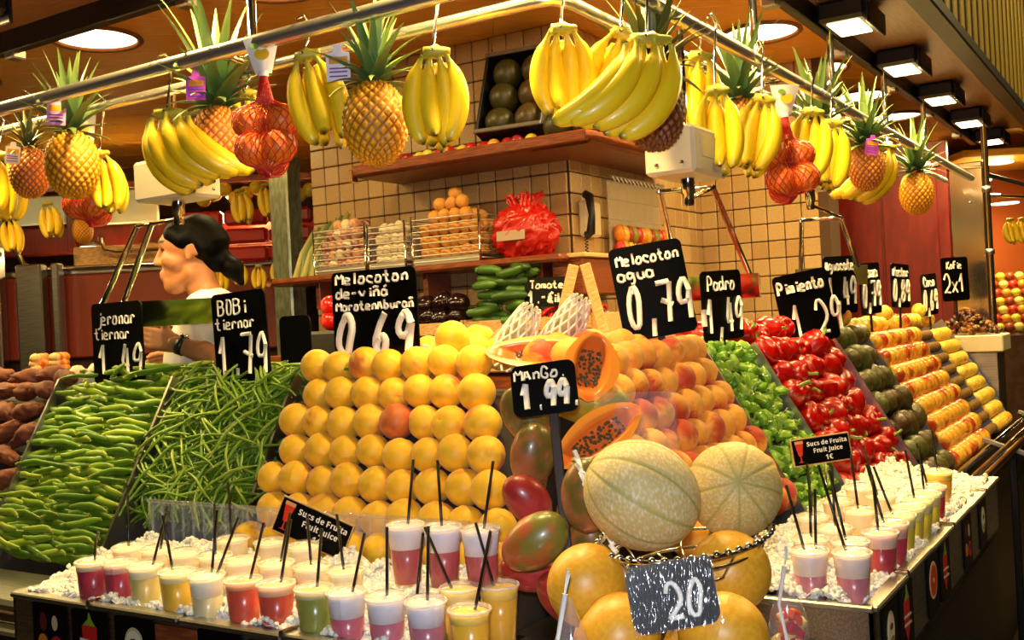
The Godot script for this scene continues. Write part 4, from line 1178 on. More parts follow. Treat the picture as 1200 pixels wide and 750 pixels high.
func build_signs() -> void:
	price_board("black board reading Jeronar tiernar, over the flat beans", Vector3(-2.111, 1.505, -0.605), Vector2(0.225, 0.235), Vector3(0, 0, 0.0), [["jeronar", 0.12, 0.73, 0.17, 0.115, 0.0021], ["tiernar", 0.06, 0.55, 0.14, 0.105, 0.0019], ["1,49", 0.14, 0.12, 0.36, 0.24, 0.0028]], 0.12)
	price_board("black board reading Bobi tiernar, over the round green beans", Vector3(-1.608, 1.503, -0.605), Vector2(0.20, 0.24), Vector3(0, 0, 0.04), [["BOBi", 0.12, 0.76, 0.16, 0.15, 0.0022], ["tiernar", 0.06, 0.60, 0.13, 0.11, 0.0020], ["1,79", 0.1, 0.10, 0.42, 0.25, 0.0032]], 0.12)
	price_board("big black board priced 0,69 over the yellow peaches", Vector3(-1.171, 1.538, -0.63), Vector2(0.265, 0.225), Vector3(0, 0, 0.0), [["Melocoton", 0.06, 0.86, 0.12, 0.1, 0.0026], ["de-viñá", 0.05, 0.71, 0.11, 0.095, 0.0026], ["MarotenAburañ", 0.05, 0.57, 0.10, 0.071, 0.0024], ["0,69,", 0.06, 0.10, 0.42, 0.25, 0.0060]], 0.14)
	price_board("small tilted black board reading Mango 1.99", Vector3(-0.517, 1.379, -0.317), Vector2(0.122, 0.098), Vector3(-0.3, 0.35, 0.10), [["MAnGo.", 0.06, 0.70, 0.22, 0.14, 0.0018], ["1.99.", 0.16, 0.14, 0.48, 0.20, 0.0034]], 0.36, 0.012)
	price_board("tilted black board priced 0,79 above the red peaches", Vector3(-0.62, 1.567, -1.04), Vector2(0.185, 0.235), Vector3(-0.08, 0.62, 0.13), [["Melocoton", 0.08, 0.80, 0.12, 0.10, 0.0026], ["agua", 0.06, 0.64, 0.13, 0.13, 0.0028], ["0,79,", 0.12, 0.14, 0.42, 0.25, 0.0042]], 0.14)
	price_board("narrow looking board reading Padro over small green peppers", Vector3(-0.62, 1.523, -1.51), Vector2(0.215, 0.20), Vector3(0, 1.39, 0.04), [["Padro", 0.15, 0.72, 0.2, 0.14, 0.0024], ["1,49", 0.1, 0.12, 0.48, 0.25, 0.0032]], 0.14)
	price_board("large tilted board priced 1,29 over the red peppers", Vector3(-0.60, 1.505, -2.247), Vector2(0.205, 0.25), Vector3(-0.05, 0.75, 0.16), [["Pimiento", 0.06, 0.74, 0.16, 0.115, 0.0042], ["1,29", 0.22, 0.12, 0.45, 0.25, 0.0036]], 0.10)
	price_board("board reading Aguacate 1,49 over the avocados", Vector3(-0.60, 1.585, -2.70), Vector2(0.215, 0.22), Vector3(0, 1.26, 0.03), [["Aguacate", 0.05, 0.76, 0.18, 0.112, 0.0036], ["1,49", 0.1, 0.15, 0.48, 0.25, 0.0036]], 0.14)
	price_board("narrow board over the yellow apples, next past the avocado board", Vector3(-0.58, 1.571, -3.08), Vector2(0.20, 0.21), Vector3(0, 1.40, 0.04), [["Poma", 0.15, 0.72, 0.22, 0.18, 0.004], ["0,79", 0.08, 0.15, 0.48, 0.25, 0.0038]], 0.14)
	price_board("brownish narrow board in the middle of the apples", Vector3(-0.58, 1.584, -3.64), Vector2(0.20, 0.20), Vector3(0, 1.38, -0.03), [["Nectar", 0.1, 0.72, 0.2, 0.14, 0.004], ["0,89", 0.08, 0.15, 0.48, 0.25, 0.0038]], 0.15)
	price_board("narrow board just left of the two for one board", Vector3(-0.58, 1.542, -4.30), Vector2(0.19, 0.21), Vector3(0, 1.36, 0.05), [["Coco", 0.15, 0.70, 0.22, 0.18, 0.004], ["0,69", 0.08, 0.12, 0.48, 0.25, 0.0038]], 0.12)
	price_board("black board reading 2x1 above the dried fruit", Vector3(-0.50, 1.618, -4.58), Vector2(0.175, 0.23), Vector3(0, 0.9, 0.02), [["Kofie", 0.2, 0.74, 0.16, 0.12, 0.0030], ["2x1", 0.08, 0.2, 0.42, 0.28, 0.0030]], 0.10)
	var p := price_board("plastic wrapped black card on the yellow melons", Vector3(-0.118, 1.125, 0.045), Vector2(0.118, 0.088), Vector3(-0.22, 0.56, 0.11), [["20", 0.42, 0.16, 0.52, 0.24, 0.0022]], 0.0)
	var s := begin()
	var n := noise(77, 11.0)
	grid(s, 60, 20, func(u, v): return Vector3((0.5 - u) * 0.122, (v - 0.5) * 0.092, 0.005 + 0.0045 * n.get_noise_2d(u * 2.2 + 0.15 * v, v * 0.25)))
	part(p, "cling_film", fin(s), clear("film", "f4f6fa", 0.05, 0.16))
	juice_sign("tilted fruit juice sign in the ice before yellow peaches", Vector3(-1.085, 1.093, -0.29), 0.172, Vector3(-0.1, 0.35, -0.40))
	juice_sign("fruit juice sign standing before the red peppers", Vector3(-0.25, 1.167, -1.13), 0.142, Vector3(-0.1, 0.6, 0.09))
	price_board("small board reading 1.- kilo over red chillies", Vector3(-1.86, 1.635, -2.64), Vector2(0.205, 0.13), Vector3(-0.1, 0.2, -0.03), [["Tomate", 0.12, 0.62, 0.25, 0.13, 0.0034], ["1.-€", 0.1, 0.14, 0.4, 0.16, 0.0034], ["kilo", 0.55, 0.14, 0.3, 0.11, 0.003]], 0.1, -0.08)
	price_board("small dark board left blank beside the Bobi board", Vector3(-1.60, 1.48, -0.80), Vector2(0.10, 0.15), Vector3(0, 0.2, 0), [], 0.1)

# ---------------------------------------------------------------- hanging fruit
func make_hanging_meshes() -> void:
	# banana: stalk end at the origin, hangs down -y and bows out along +x
	K.banana = []
	for i in 3:
		var s := begin()
		var pts := []
		var rs := []
		var cs := []
		var R: float = [0.15, 0.13, 0.17][i]
		var sweep: float = [1.25, 1.4, 1.1][i]
		for k in 17:
			var t := k / 16.0
			var an := -0.62 + sweep * t
			pts.append(Vector3(R * (cos(an) - cos(-0.62)), -R * (sin(an) - sin(-0.62)), 0))
			var body := 0.0225 * pow(clampf(sin(PI * clampf((t - 0.10) / 0.92, 0, 1)), 0, 1), 0.42)
			rs.append(maxf(0.0052 if t < 0.5 else 0.004, body) if t < 0.995 else 0.003)
			var c := lin("f0c414").lerp(lin("f6d020"), t)
			if t < 0.16: c = lin("a8a828").lerp(c, t / 0.16)
			if t > 0.95: c = lin("4a3410")
			cs.append(c)
		add_tube(s, pts, rs, 7, cs)
		K.banana.append(fin(s))
	K.banana_crown = blob(0.03, 0.013, 0.017, 12, 8, func(d): return 1.0 + 0.2 * sin(d.x * 9))
	# pineapple body
	K.pine = []
	for i in 3:
		var pal: Array = [["f0a81c", "d88a14", "5c3a10"], ["e0902c", "c06a20", "5a3010"], ["8a5a30", "6a3420", "3a1a10"]][i]
		var cell := func(d: Vector3) -> float:
			var a := atan2(d.z, d.x) / TAU
			var v := asin(clampf(d.y, -1, 1)) / PI + 0.5
			var p := 17.0 * a + 11.0 * v
			var q := 17.0 * a - 11.0 * v
			var x := absf(p - floorf(p) - 0.5) * 2.0
			var y := absf(q - floorf(q) - 0.5) * 2.0
			return 1.0 - maxf(x, y)
		K.pine.append(blob(0.062, 0.086, 0.062, 136, 92, func(d):
			var c: float = cell.call(d)
			return (0.90 + 0.10 * pow(sqrt(maxf(0.0, 1.0 - d.y * d.y)), 0.5)) * (1.0 + 0.055 * smoothstep(0.0, 0.5, c) + 0.05 * smoothstep(0.75, 0.95, c)),
			func(d):
				var c: float = cell.call(d)
				return lin(pal[2]).lerp(lin(pal[1]), smoothstep(0.0, 0.25, c)).lerp(lin(pal[0]), smoothstep(0.25, 0.6, c)).lerp(lin(pal[2]), 0.6 * smoothstep(0.88, 0.97, c))))
	# crown leaf: grows along +y, bends to +z
	K.leaf = []
	for i in 3:
		var s := begin()
		var ln: float = [0.13, 0.17, 0.10][i]
		var bend: float = [0.25, 0.12, 0.55][i]
		grid(s, 4, 8, func(u, v):
			var q: float = u * 2.0 - 1.0
			var w: float = 0.0125 * (1.0 - pow(v, 1.6)) + 0.0006
			return Vector3(-q * w, ln * v * (1.0 - bend * 0.25 * v), ln * bend * v * v + 0.005 * q * q * (1.0 - v)), func(u, v): return lin("3c5a2e").lerp(lin("7d9448"), v * 0.8))
		K.leaf.append(fin(s))

func banana_bunch(label: String, at: Vector3, n: int, face_yaw: float, size := 1.0, roll := 0.0) -> void:
	# at: the crown; fingers spread round the front like a barrel
	var o := thing("banana_bunch", label, "bananas", Transform3D(Basis(Vector3.UP, face_yaw) * Basis(Vector3(0, 0, 1), roll) * Basis().scaled(Vector3.ONE * size), at), "hanging bananas")
	var m := vmat("banana_skin", 0.38, 0.1)
	part(o, "crown", K.banana_crown, mt("banana_crown", "b0a02c", 0.5), T(Vector3(0, 0.002, 0)))
	for layer in 2:
		var k := n if layer == 0 else n - 1
		for i in k:
			var az := PI / 2 + (i - (k - 1) / 2.0) * (2.0 / maxf(1.0, k - 1)) * (0.95 if layer == 0 else 0.55)
			var c := Vector3(-cos(az) * 0.012 + 0.009 * (i - (k - 1) / 2.0), -0.004 - 0.012 * layer, sin(az) * 0.008 - 0.03 * layer)
			part(o, "banana", K.banana[(i + layer) % 3], m, Transform3D(Basis(Vector3.UP, -az + PI + rnd(-0.06, 0.06)) * Basis(Vector3(0, 0, 1), rnd(-0.04, 0.06)) * Basis().scaled(Vector3(1, rnd(0.94, 1.04), 1)), c))

func hook(at: Vector3, y_rail: float, label := "bright wire hook holding the tipped black crate") -> void:
	var h := y_rail - at.y
	var pts := [Vector3(0.0, h + 0.02, 0.022), Vector3(0.0, h + 0.032, 0.0), Vector3(0.002, h + 0.015, -0.022), Vector3(0, h * 0.5, -0.008), Vector3(0, 0.01, 0), Vector3(0.004, -0.012, 0.008), Vector3(0.008, -0.008, 0.02)]
	solo("hanging_hook", label, "hook", tube(pts, 0.0028, 6), mt("chrome"), T(at), "wire hooks on the rail")

func pineapple(label: String, at: Vector3, kind: int, size := 1.0, crown := 1.0, leaves := 34, tag_hex := "", tag_turn := 0.56, tag_off := Vector3(0, 0.105, 0.06), roll := 0.0, dark := false) -> void:
	var o := thing("pineapple", label, "pineapple", Transform3D(Basis(Vector3.UP, rnd(-0.3, 0.3)) * Basis(Vector3(0, 0, 1), roll) * Basis().scaled(Vector3.ONE * size), at))
	part(o, "fruit", K.pine[kind], vmat("pineapple_skin", 0.45))
	var lm := vmat("pineapple_leaf_dry" if dark else "pineapple_leaf", 0.45)
	if dark: lm.albedo_color = Color("b09a80")
	lm.backlight_enabled = true
	lm.backlight = Color(0.12, 0.14, 0.04)
	for i in leaves:
		var t := float(i) / leaves
		var az := i * 2.39996
		var lean := 1.25 * pow(1.0 - t, 0.9) + 0.08
		var k := 2 if t < 0.25 else (0 if t < 0.65 else 1)
		part(o, "leaf", K.leaf[k], lm, Transform3D(Basis(Vector3.UP, az) * Basis(Vector3.RIGHT, lean + rnd(-0.1, 0.1)) * Basis().scaled(Vector3.ONE * crown * rnd(0.85, 1.1)), Vector3(sin(az) * 0.016 * (1.0 - t), 0.078 + 0.045 * t * crown, cos(az) * 0.016 * (1.0 - t))))
	if tag_hex:
		var inv := Basis(Vector3.UP, tag_turn - o.rotation.y)
		var tg := part(o, "tag", prism(PackedVector2Array([Vector2(-0.024, -0.035), Vector2(0.024, -0.035), Vector2(0.024, 0.022), Vector2(0.010, 0.024), Vector2(0.008, 0.038), Vector2(-0.008, 0.038), Vector2(-0.010, 0.024), Vector2(-0.024, 0.022)]), 0, 0.0012), mt("tag_" + tag_hex, tag_hex, 0.5), Transform3D(inv * Basis(Vector3(0, 0, 1), rnd(-0.35, 0.1)), tag_off))
		part(tg, "printed_band", prism(PackedVector2Array([Vector2(-0.018, 0.0), Vector2(0.02, 0.0), Vector2(0.02, 0.014), Vector2(-0.018, 0.014)]), 0, 0.0005), mt("print_e09a20", "e09a20", 0.5), T(Vector3(0, 0, 0.0012)))
		for y in [-0.008, -0.015, -0.024]:
			part(tg, "printed_line", prism(PackedVector2Array([Vector2(-0.018, y), Vector2(0.018, y), Vector2(0.018, y - 0.003), Vector2(-0.018, y - 0.003)]), 0, 0.0005), mt("print_7a3a9a", "7a3a9a", 0.5), T(Vector3(0, 0, 0.0012)))

func net_bag(label: String, at: Vector3, spots: Array, rail_y: float, turn: float, fruit_label: String) -> void:
	var o := thing("net_bag", label, "net bag", Transform3D(Basis(Vector3.UP, turn), at))
	if not K.has("orange"):
		K.orange = blob(0.037, 0.036, 0.037, 22, 16, func(d): return 1.0 - 0.03 * exp(-pow(acos(clampf(d.y, -1, 1)) / 0.2, 2)))
	var om := mottled("orange_skin", [[0.35, "e06a10"], [0.65, "ee8420"]], Vector3(14, 14, 14), 0.45, 51)
	for p in spots:
		solo("net_orange", fruit_label, "orange", K.orange, om, Transform3D(tumbled(), o.transform * p), fruit_label)
	# net: radial distance to the skin of the oranges, seen from the axis, gathered to a neck
	var y0 := 1e9
	var y1 := -1e9
	for p in spots:
		y0 = minf(y0, p.y - 0.04); y1 = maxf(y1, p.y + 0.04)
	var rad := func(a: float, y: float) -> float:
		var dir := Vector3(cos(a), 0, sin(a))
		var best := 0.006
		for p in spots:
			var R := 0.0385
			var dy: float = y - p.y
			var h2: float = R * R - dy * dy
			if h2 <= 0.0: continue
			var along: float = dir.dot(Vector3(p.x, 0, p.z))
			var side: float = Vector3(p.x, 0, p.z).length_squared() - along * along
			if side < h2: best = maxf(best, along + sqrt(h2 - side))
		return best
	var table := []
	var ny := 40
	var na := 40
	for j in ny + 1:
		var row := []
		for i in na:
			row.append(rad.call(TAU * i / na, lerpf(y0, y1, float(j) / ny)))
		table.append(row)
	for pass_ in 2:                                   # stretch the net over the hollows
		for j in ny + 1:
			var row: Array = table[j].duplicate()
			for i in na: row[i] = maxf(table[j][i], (table[j][(i + 2) % na] + table[j][(i + na - 2) % na]) * 0.47)
			table[j] = row
	var skin := func(a: float, t: float) -> Vector3:
		if t > 1.0:
			var k := (t - 1.0) / 0.5
			var r0: float = table[ny][int(fposmod(a / TAU, 1.0) * na) % na]
			return Vector3(cos(a), 0, sin(a)) * lerpf(maxf(r0, 0.02), 0.008, minf(1.0, k * 1.3)) + Vector3(0, y1 + k * 0.07, 0)
		var fj := t * ny
		var j := mini(int(fj), ny - 1)
		var fi := fposmod(a / TAU, 1.0) * na
		var i := int(fi) % na
		var i2 := (i + 1) % na
		var r: float = lerpf(lerpf(table[j][i], table[j][i2], fi - floorf(fi)), lerpf(table[j + 1][i], table[j + 1][i2], fi - floorf(fi)), fj - j)
		return Vector3(cos(a), 0, sin(a)) * r + Vector3(0, lerpf(y0, y1, t), 0)
	var s := begin()
	for way in [-1, 1]:
		for k in 26:
			var pts := []
			for i in 30:
				var t := 1.5 * i / 29.0
				pts.append(skin.call(TAU * k / 26.0 + way * t * 1.5, t))
			add_tube(s, pts, 0.0011, 4)
	part(o, "net", fin(s), mt("net_red", "c81c10", 0.4))
	var top := y1 + 0.07
	part(o, "clip", lathe([Vector2(0.011, top - 0.012), Vector2(0.012, top - 0.006), Vector2(0.011, top)], 12), mt("white_plastic", "f0eee8", 0.35))
	var lb := begin()
	grid(lb, 6, 8, func(u, v):
		var q: float = u * 2 - 1
		return Vector3(-q * (0.018 + 0.022 * v), top + 0.075 * v - 0.005, 0.006 * cos(q * 2.0) + 0.012 * v))
	var card := part(o, "header_label", fin(lb), mt("white_card"))
	part(card, "printed_mark", prism(disc_poly(0.014, 16, 1.2), 0, 0.0008), mt("print_e8b81c", "e8b81c", 0.5), T(Vector3(0.002, top + 0.035, 0.014), -0.12))
	part(card, "printed_mark", prism(disc_poly(0.007, 12, 1.4), 0, 0.0008), mt("print_7aa03a", "7aa03a", 0.5), T(Vector3(-0.012, top + 0.052, 0.017), -0.12))

func build_hanging() -> void:
	make_hanging_meshes()
	# rails
	var r := thing("hanging_rail", "twin steel rails above the counters with hangers", "rail")
	var y := 2.15
	part(r, "outer_tube", tube([Vector3(-4.6, y, -0.325), Vector3(-0.46, y, -0.325), Vector3(-0.43, y, -0.33), Vector3(-0.415, y, -0.36), Vector3(-0.41, y, -4.68)], 0.0175, 14), mt("rail_steel"))
	part(r, "inner_tube", tube([Vector3(-4.6, y, -0.49), Vector3(-0.60, y, -0.49), Vector3(-0.56, y, -0.50), Vector3(-0.545, y, -0.54), Vector3(-0.54, y, -4.68)], 0.0135, 14), mt("rail_steel"))
	for q in [[-0.50, -1.55], [-0.50, -2.35], [-0.50, -3.15], [-0.50, -3.95], [-1.35, -0.45], [-2.5, -0.45], [-3.6, -0.45]]:
		part(r, "hanger", tube([Vector3(q[0], y - 0.01, q[1]), Vector3(q[0], 2.5, q[1])], 0.012, 10), mt("chrome"))
		part(r, "cross_piece", tube([Vector3(-0.41, y, q[1]), Vector3(-0.54, y, q[1])] if q[0] == -0.50 else [Vector3(q[0], y, -0.325), Vector3(q[0], y, -0.49)], 0.009, 8), mt("chrome"))
		part(r, "joint", lathe([Vector2(0.02, -0.02), Vector2(0.024, -0.016), Vector2(0.024, 0.016), Vector2(0.02, 0.02)], 12), mt("brushed"), T(Vector3(q[0], y, q[1])))
	# bananas: crown position, count, facing, size, mode, roll
	var B := [["bananas cut off by the picture's edge, beside the dark pineapple", Vector3(-2.37, 2.06, -0.43), 3, 0.4, 1.0, 0, 0.0],
		["three slim bananas between big pineapple and large sideways bunch", Vector3(-1.965, 2.015, -0.47), 3, 0.3, 0.85, 0, 0.12],
		["large bunch of bananas fanned sideways below the left rail", Vector3(-1.52, 2.04, -0.33), 7, 0.5, 1.05, 1, 0.0],
		["pale bananas half hidden behind the purple tagged pineapple", Vector3(-1.40, 2.09, -0.47), 3, 0.5, 0.8, 0, 0.0],
		["four bananas hanging between orange net and white tagged pineapple", Vector3(-1.075, 2.095, -0.33), 3, 0.5, 1.02, 0, 0.2],
		["neat bunch of four plump bananas before the black crate", Vector3(-0.758, 2.05, -0.36), 4, 0.5, 1.0, 0, 0.0],
		["upright bunch of broad bananas by the rail's corner", Vector3(-0.515, 2.068, -0.45), 4, 0.55, 0.95, 0, 0.0],
		["bunch of bananas sweeping down left, biggest at the corner", Vector3(-0.335, 2.015, -0.45), 6, 0.75, 1.05, 2, 0.0],
		["bananas behind the biggest corner bunch", Vector3(-0.42, 2.055, -0.52), 3, 0.5, 0.95, 0, -0.4],
		["bananas squeezed behind the reddish brown pineapple", Vector3(-0.44, 2.10, -0.97), 3, 0.6, 1.0, 0, -0.1],
		["three long bananas before the scale's cream box", Vector3(-0.39, 2.005, -0.93), 3, 0.6, 1.0, 0, 0.0],
		["bananas with a bright crown above the far orange net", Vector3(-0.38, 2.03, -1.23), 4, 0.3, 1.0, 0, -0.25],
		["bananas just right of the white net label", Vector3(-0.38, 2.06, -1.66), 4, 0.5, 1.08, 0, -0.15],
		["second bunch right of the white net label", Vector3(-0.38, 2.055, -1.86), 4, 0.5, 1.05, 0, -0.15],
		["drooping bananas next to the last pineapple", Vector3(-0.40, 2.07, -2.60), 5, 0.5, 1.15, 2, 0.0]]
	for q in B:
		if q[5] > 0: side_bunch(q[0], q[1], q[2], q[3], q[4], -1.0 if q[5] == 1 else 1.0)
		else: banana_bunch(q[0], q[1], q[2], q[3], q[4], q[6])
		hook(q[1] + Vector3(0, 0.012, 0), y, "wire hook holding the " + q[0])
	# pineapples
	pineapple("dark pineapple with orange and white tag near picture edge", Vector3(-2.254, 2.0, -0.45), 1, 0.85, 0.75, 26, "e8d8c0", 0.56, Vector3(-0.005, 0.055, 0.07), 0.0, true)
	pineapple("golden pineapple with pink tag under the round lamp", Vector3(-1.989, 1.985, -0.40), 0, 1.06, 1.05, 34, "e8a0c8", 0.56, Vector3(0.01, 0.125, 0.05))
	pineapple("pineapple with huge leaf crown and purple tag", Vector3(-1.450, 1.98, -0.42), 1, 0.95, 1.5, 36, "c04ac8", 0.56, Vector3(-0.005, 0.125, 0.065))
	pineapple("plump golden pineapple with white and purple tag", Vector3(-0.925, 1.935, -0.37), 0, 1.04, 0.95, 36, "efe0e8", 0.56, Vector3(-0.05, 0.125, 0.05))
	pineapple("reddish brown pineapple with dried grey crown at the corner", Vector3(-0.44, 1.935, -0.70), 2, 1.0, 1.15, 34, "", 0.5, Vector3.ZERO, 0.0, true)
	pineapple("pineapple with upright green crown behind three long bananas", Vector3(-0.47, 1.985, -1.32), 1, 0.9, 1.3, 34)
	pineapple("pineapple whose spiky pale crown rises right of the net", Vector3(-0.47, 2.0, -2.03), 0, 0.9, 1.5, 34)
	pineapple("pineapple with magenta tag near the end of the rail", Vector3(-0.42, 1.985, -2.44), 1, 0.95, 1.3, 34, "c04ac8", 0.7, Vector3(0.05, 0.07, 0.05))
	pineapple("last small golden pineapple, before the red wall", Vector3(-0.42, 1.96, -3.28), 0, 1.05, 1.1, 34)
	# nets of oranges
	var four := [Vector3(-0.037, 0.04, 0.0), Vector3(0.037, 0.04, 0.0), Vector3(-0.028, -0.024, 0.02), Vector3(0.034, -0.022, 0.028), Vector3(0.0, -0.045, -0.03), Vector3(0.0, 0.0, -0.035)]
	net_bag("red net of oranges with white header, left of bananas", Vector3(-1.202, 1.935, -0.33), four, y, 0.55, "orange inside the net hanging above the bean counter")
	net_bag("red net of oranges hanging above the pepper counter", Vector3(-0.36, 1.86, -1.34), four, y, 0.7, "orange inside the net hanging above the pepper counter")
	net_bag("red net glimpsed behind the golden pink-tagged pineapple", Vector3(-2.06, 1.915, -0.50), four, y, 0.3, "orange inside the net behind the golden pineapple")

func side_bunch(label: String, at: Vector3, n: int, face_yaw: float, size: float, way: float) -> void:
	# fingers sweep down and sideways, all bowing one way: way 1 to the left below, -1 to the right below
	var o := thing("banana_bunch", label, "bananas", Transform3D(Basis(Vector3.UP, face_yaw) * Basis().scaled(Vector3.ONE * size), at), "hanging bananas")
	var m := vmat("banana_skin", 0.38, 0.1)
	part(o, "crown", K.banana_crown, mt("banana_crown", "b0a02c", 0.5), Transform3D(Basis().scaled(Vector3(1.4, 1, 1)), Vector3.ZERO))
	for i in n:
		var f := i - (n - 1) * 0.5
		var turn := Basis(Vector3(0, 0, 1), way * (-0.62 + 0.05 * f)) * Basis(Vector3.UP, (0.0 if way > 0 else PI) + way * (-0.35 + 0.08 * f))
		part(o, "banana", K.banana[1], m, Transform3D(turn * Basis().scaled(Vector3(1.12, 1.15, 1.12)), Vector3(way * f * 0.017 - way * 0.0, -0.004 * absf(f), 0.016 * (i % 2) - 0.004 * f)))

func build_scales() -> void:
	# box centre, box turn, end of the cross bar, feet of the two arms, pan centre, pan turn
	var all := [["hanging scale with cream box over the red peaches", Vector3(-0.455, 1.865, -0.90), 0.0, Vector3(-0.484, 1.813, -1.128), Vector3(-0.637, 1.615, -1.80), Vector3(-0.84, 1.615, -1.72), Vector3(-0.763, 1.60, -1.84), 0.3],
		["hanging scale with cream box over the red peppers", Vector3(-0.49, 1.93, -1.98), 0.0, Vector3(-0.458, 1.80, -2.209), Vector3(-0.545, 1.653, -2.747), Vector3(-0.75, 1.653, -2.70), Vector3(-0.68, 1.64, -2.86), 0.3],
		["hanging scale with steel pan before the shop assistant", Vector3(-1.70, 1.917, -0.50), PI / 2, Vector3(-1.868, 1.823, -0.549), Vector3(-2.115, 1.612, -0.632), Vector3(-2.25, 1.617, -0.66), Vector3(-2.029, 1.603, -0.779), 0.56]]
	for q in all:
		var o := thing("hanging_scale", q[0], "scale")
		var c: Vector3 = q[1]
		var b := Basis(Vector3.UP, q[2])
		part(o, "display_box", box(Vector3(0.12, 0.105, 0.20), 0.008), mt("cream"), Transform3D(b, c))
		part(o, "display_window", box(Vector3(0.002, 0.05, 0.12), 0.0005), mt("lcd", "b8b49a", 0.2), Transform3D(b, c + b * Vector3(0.061, 0.01, 0)))
		for k in 2: part(o, "screw", lathe([Vector2(0.005, 0), Vector2(0.005, 0.003), Vector2(0, 0.004)], 8), mt("chrome"), Transform3D(b * Basis(Vector3.RIGHT, PI / 2), c + b * Vector3(-0.03 + 0.06 * k, -0.03, 0.10)))
		part(o, "hanger_rod", tube([c + Vector3(0, 0.05, 0), Vector3(c.x, 2.15, c.z)], 0.008, 8), mt("chrome"))
		part(o, "stem", lathe([Vector2(0.011, -0.115), Vector2(0.013, -0.11), Vector2(0.013, -0.09), Vector2(0.016, -0.088), Vector2(0.016, -0.05)], 14), mt("chrome"), T(c))
		var j := c + Vector3(0, -0.10, 0)
		part(o, "cross_bar", tube([j, q[3]], 0.006, 8), mt("chrome"))
		part(o, "arm", tube([q[3], q[4]], 0.0085, 8), mt("chrome"))
		part(o, "arm", tube([q[3] + (q[5] - q[4]) * 0.6, q[5]], 0.0085, 8), mt("chrome"))
		part(o, "arm_bridge", tube([q[3], q[3] + (q[5] - q[4]) * 0.6], 0.006, 8), mt("chrome"))
		# pan: trough with flaring sides
		var s := begin()
		var p := PackedVector2Array([Vector2(-0.115, 0.018), Vector2(-0.065, -0.055), Vector2(0.065, -0.055), Vector2(0.115, 0.018), Vector2(0.11, 0.018), Vector2(0.062, -0.051), Vector2(-0.062, -0.051), Vector2(-0.11, 0.018)])
		var half := 0.135
		add_prism(s, p, -half, half, Transform3D(Basis(Vector3.UP, PI / 2), Vector3.ZERO))
		for e in [-1, 1]:
			face(s, [Vector3(e * half, -0.055, -0.065), Vector3(e * half, -0.055, 0.065), Vector3(e * half, 0.018, 0.115), Vector3(e * half, 0.018, -0.115)], Vector3(e, 0, 0))
		part(o, "pan", fin(s), mt("pan_steel", "cfc8b8", 0.16, 1.0), Transform3D(Basis(Vector3.UP, q[7]), q[6]))

# ---------------------------------------------------------------- shelves at the back
func wire_tub(label: String, c: Vector3, w: float, h: float, dp: float) -> void:
	var o := thing("wire_tub", label, "basket", T(c))
	for k in 8:
		var y := h * (0.08 + 0.92 * k / 7.0)
		var pts := [Vector3(-w / 2, y, dp / 2), Vector3(w / 2, y, dp / 2), Vector3(w / 2, y, -dp / 2), Vector3(-w / 2, y, -dp / 2), Vector3(-w / 2, y, dp / 2)]
		part(o, "wire", tube(pts, 0.0042, 5), mt("bright_wire", "d8cfb8", 0.3, 0.6))
	for x in [-1, 1]:
		for z in [-1, 1]:
			part(o, "post", tube([Vector3(x * w / 2, 0, z * dp / 2), Vector3(x * w / 2, h + 0.02, z * dp / 2)], 0.006, 6), mt("chrome"))
	part(o, "base_band", box(Vector3(w, 0.035, dp), 0.003), mt("brushed"), T(Vector3(0, 0.018, 0)))

func heap(called: String, label: String, cat: String, group: String, meshes: Array, m: Material, c: Vector3, w: float, dp: float, layers: Array, r: float) -> void:
	var y := c.y
	for n: int in layers:
		for i: int in n:
			var nx := int(ceil(sqrt(n * w / dp)))
			var ix := i % nx
			var iz := i / nx
			var nz := int(ceil(float(n) / nx))
			solo(called, label, cat, meshes[rng.randi() % meshes.size()], m, Transform3D(tumbled(), Vector3(c.x + ((ix + 0.5) / nx - 0.5) * w + rnd(-0.2, 0.2) * r, y + rnd(-0.1, 0.1) * r, c.z - ((iz + 0.5) / nz - 0.5) * dp)), group)
		y += r * 1.55
		if y > c.y + r * 4.6: w *= 0.72

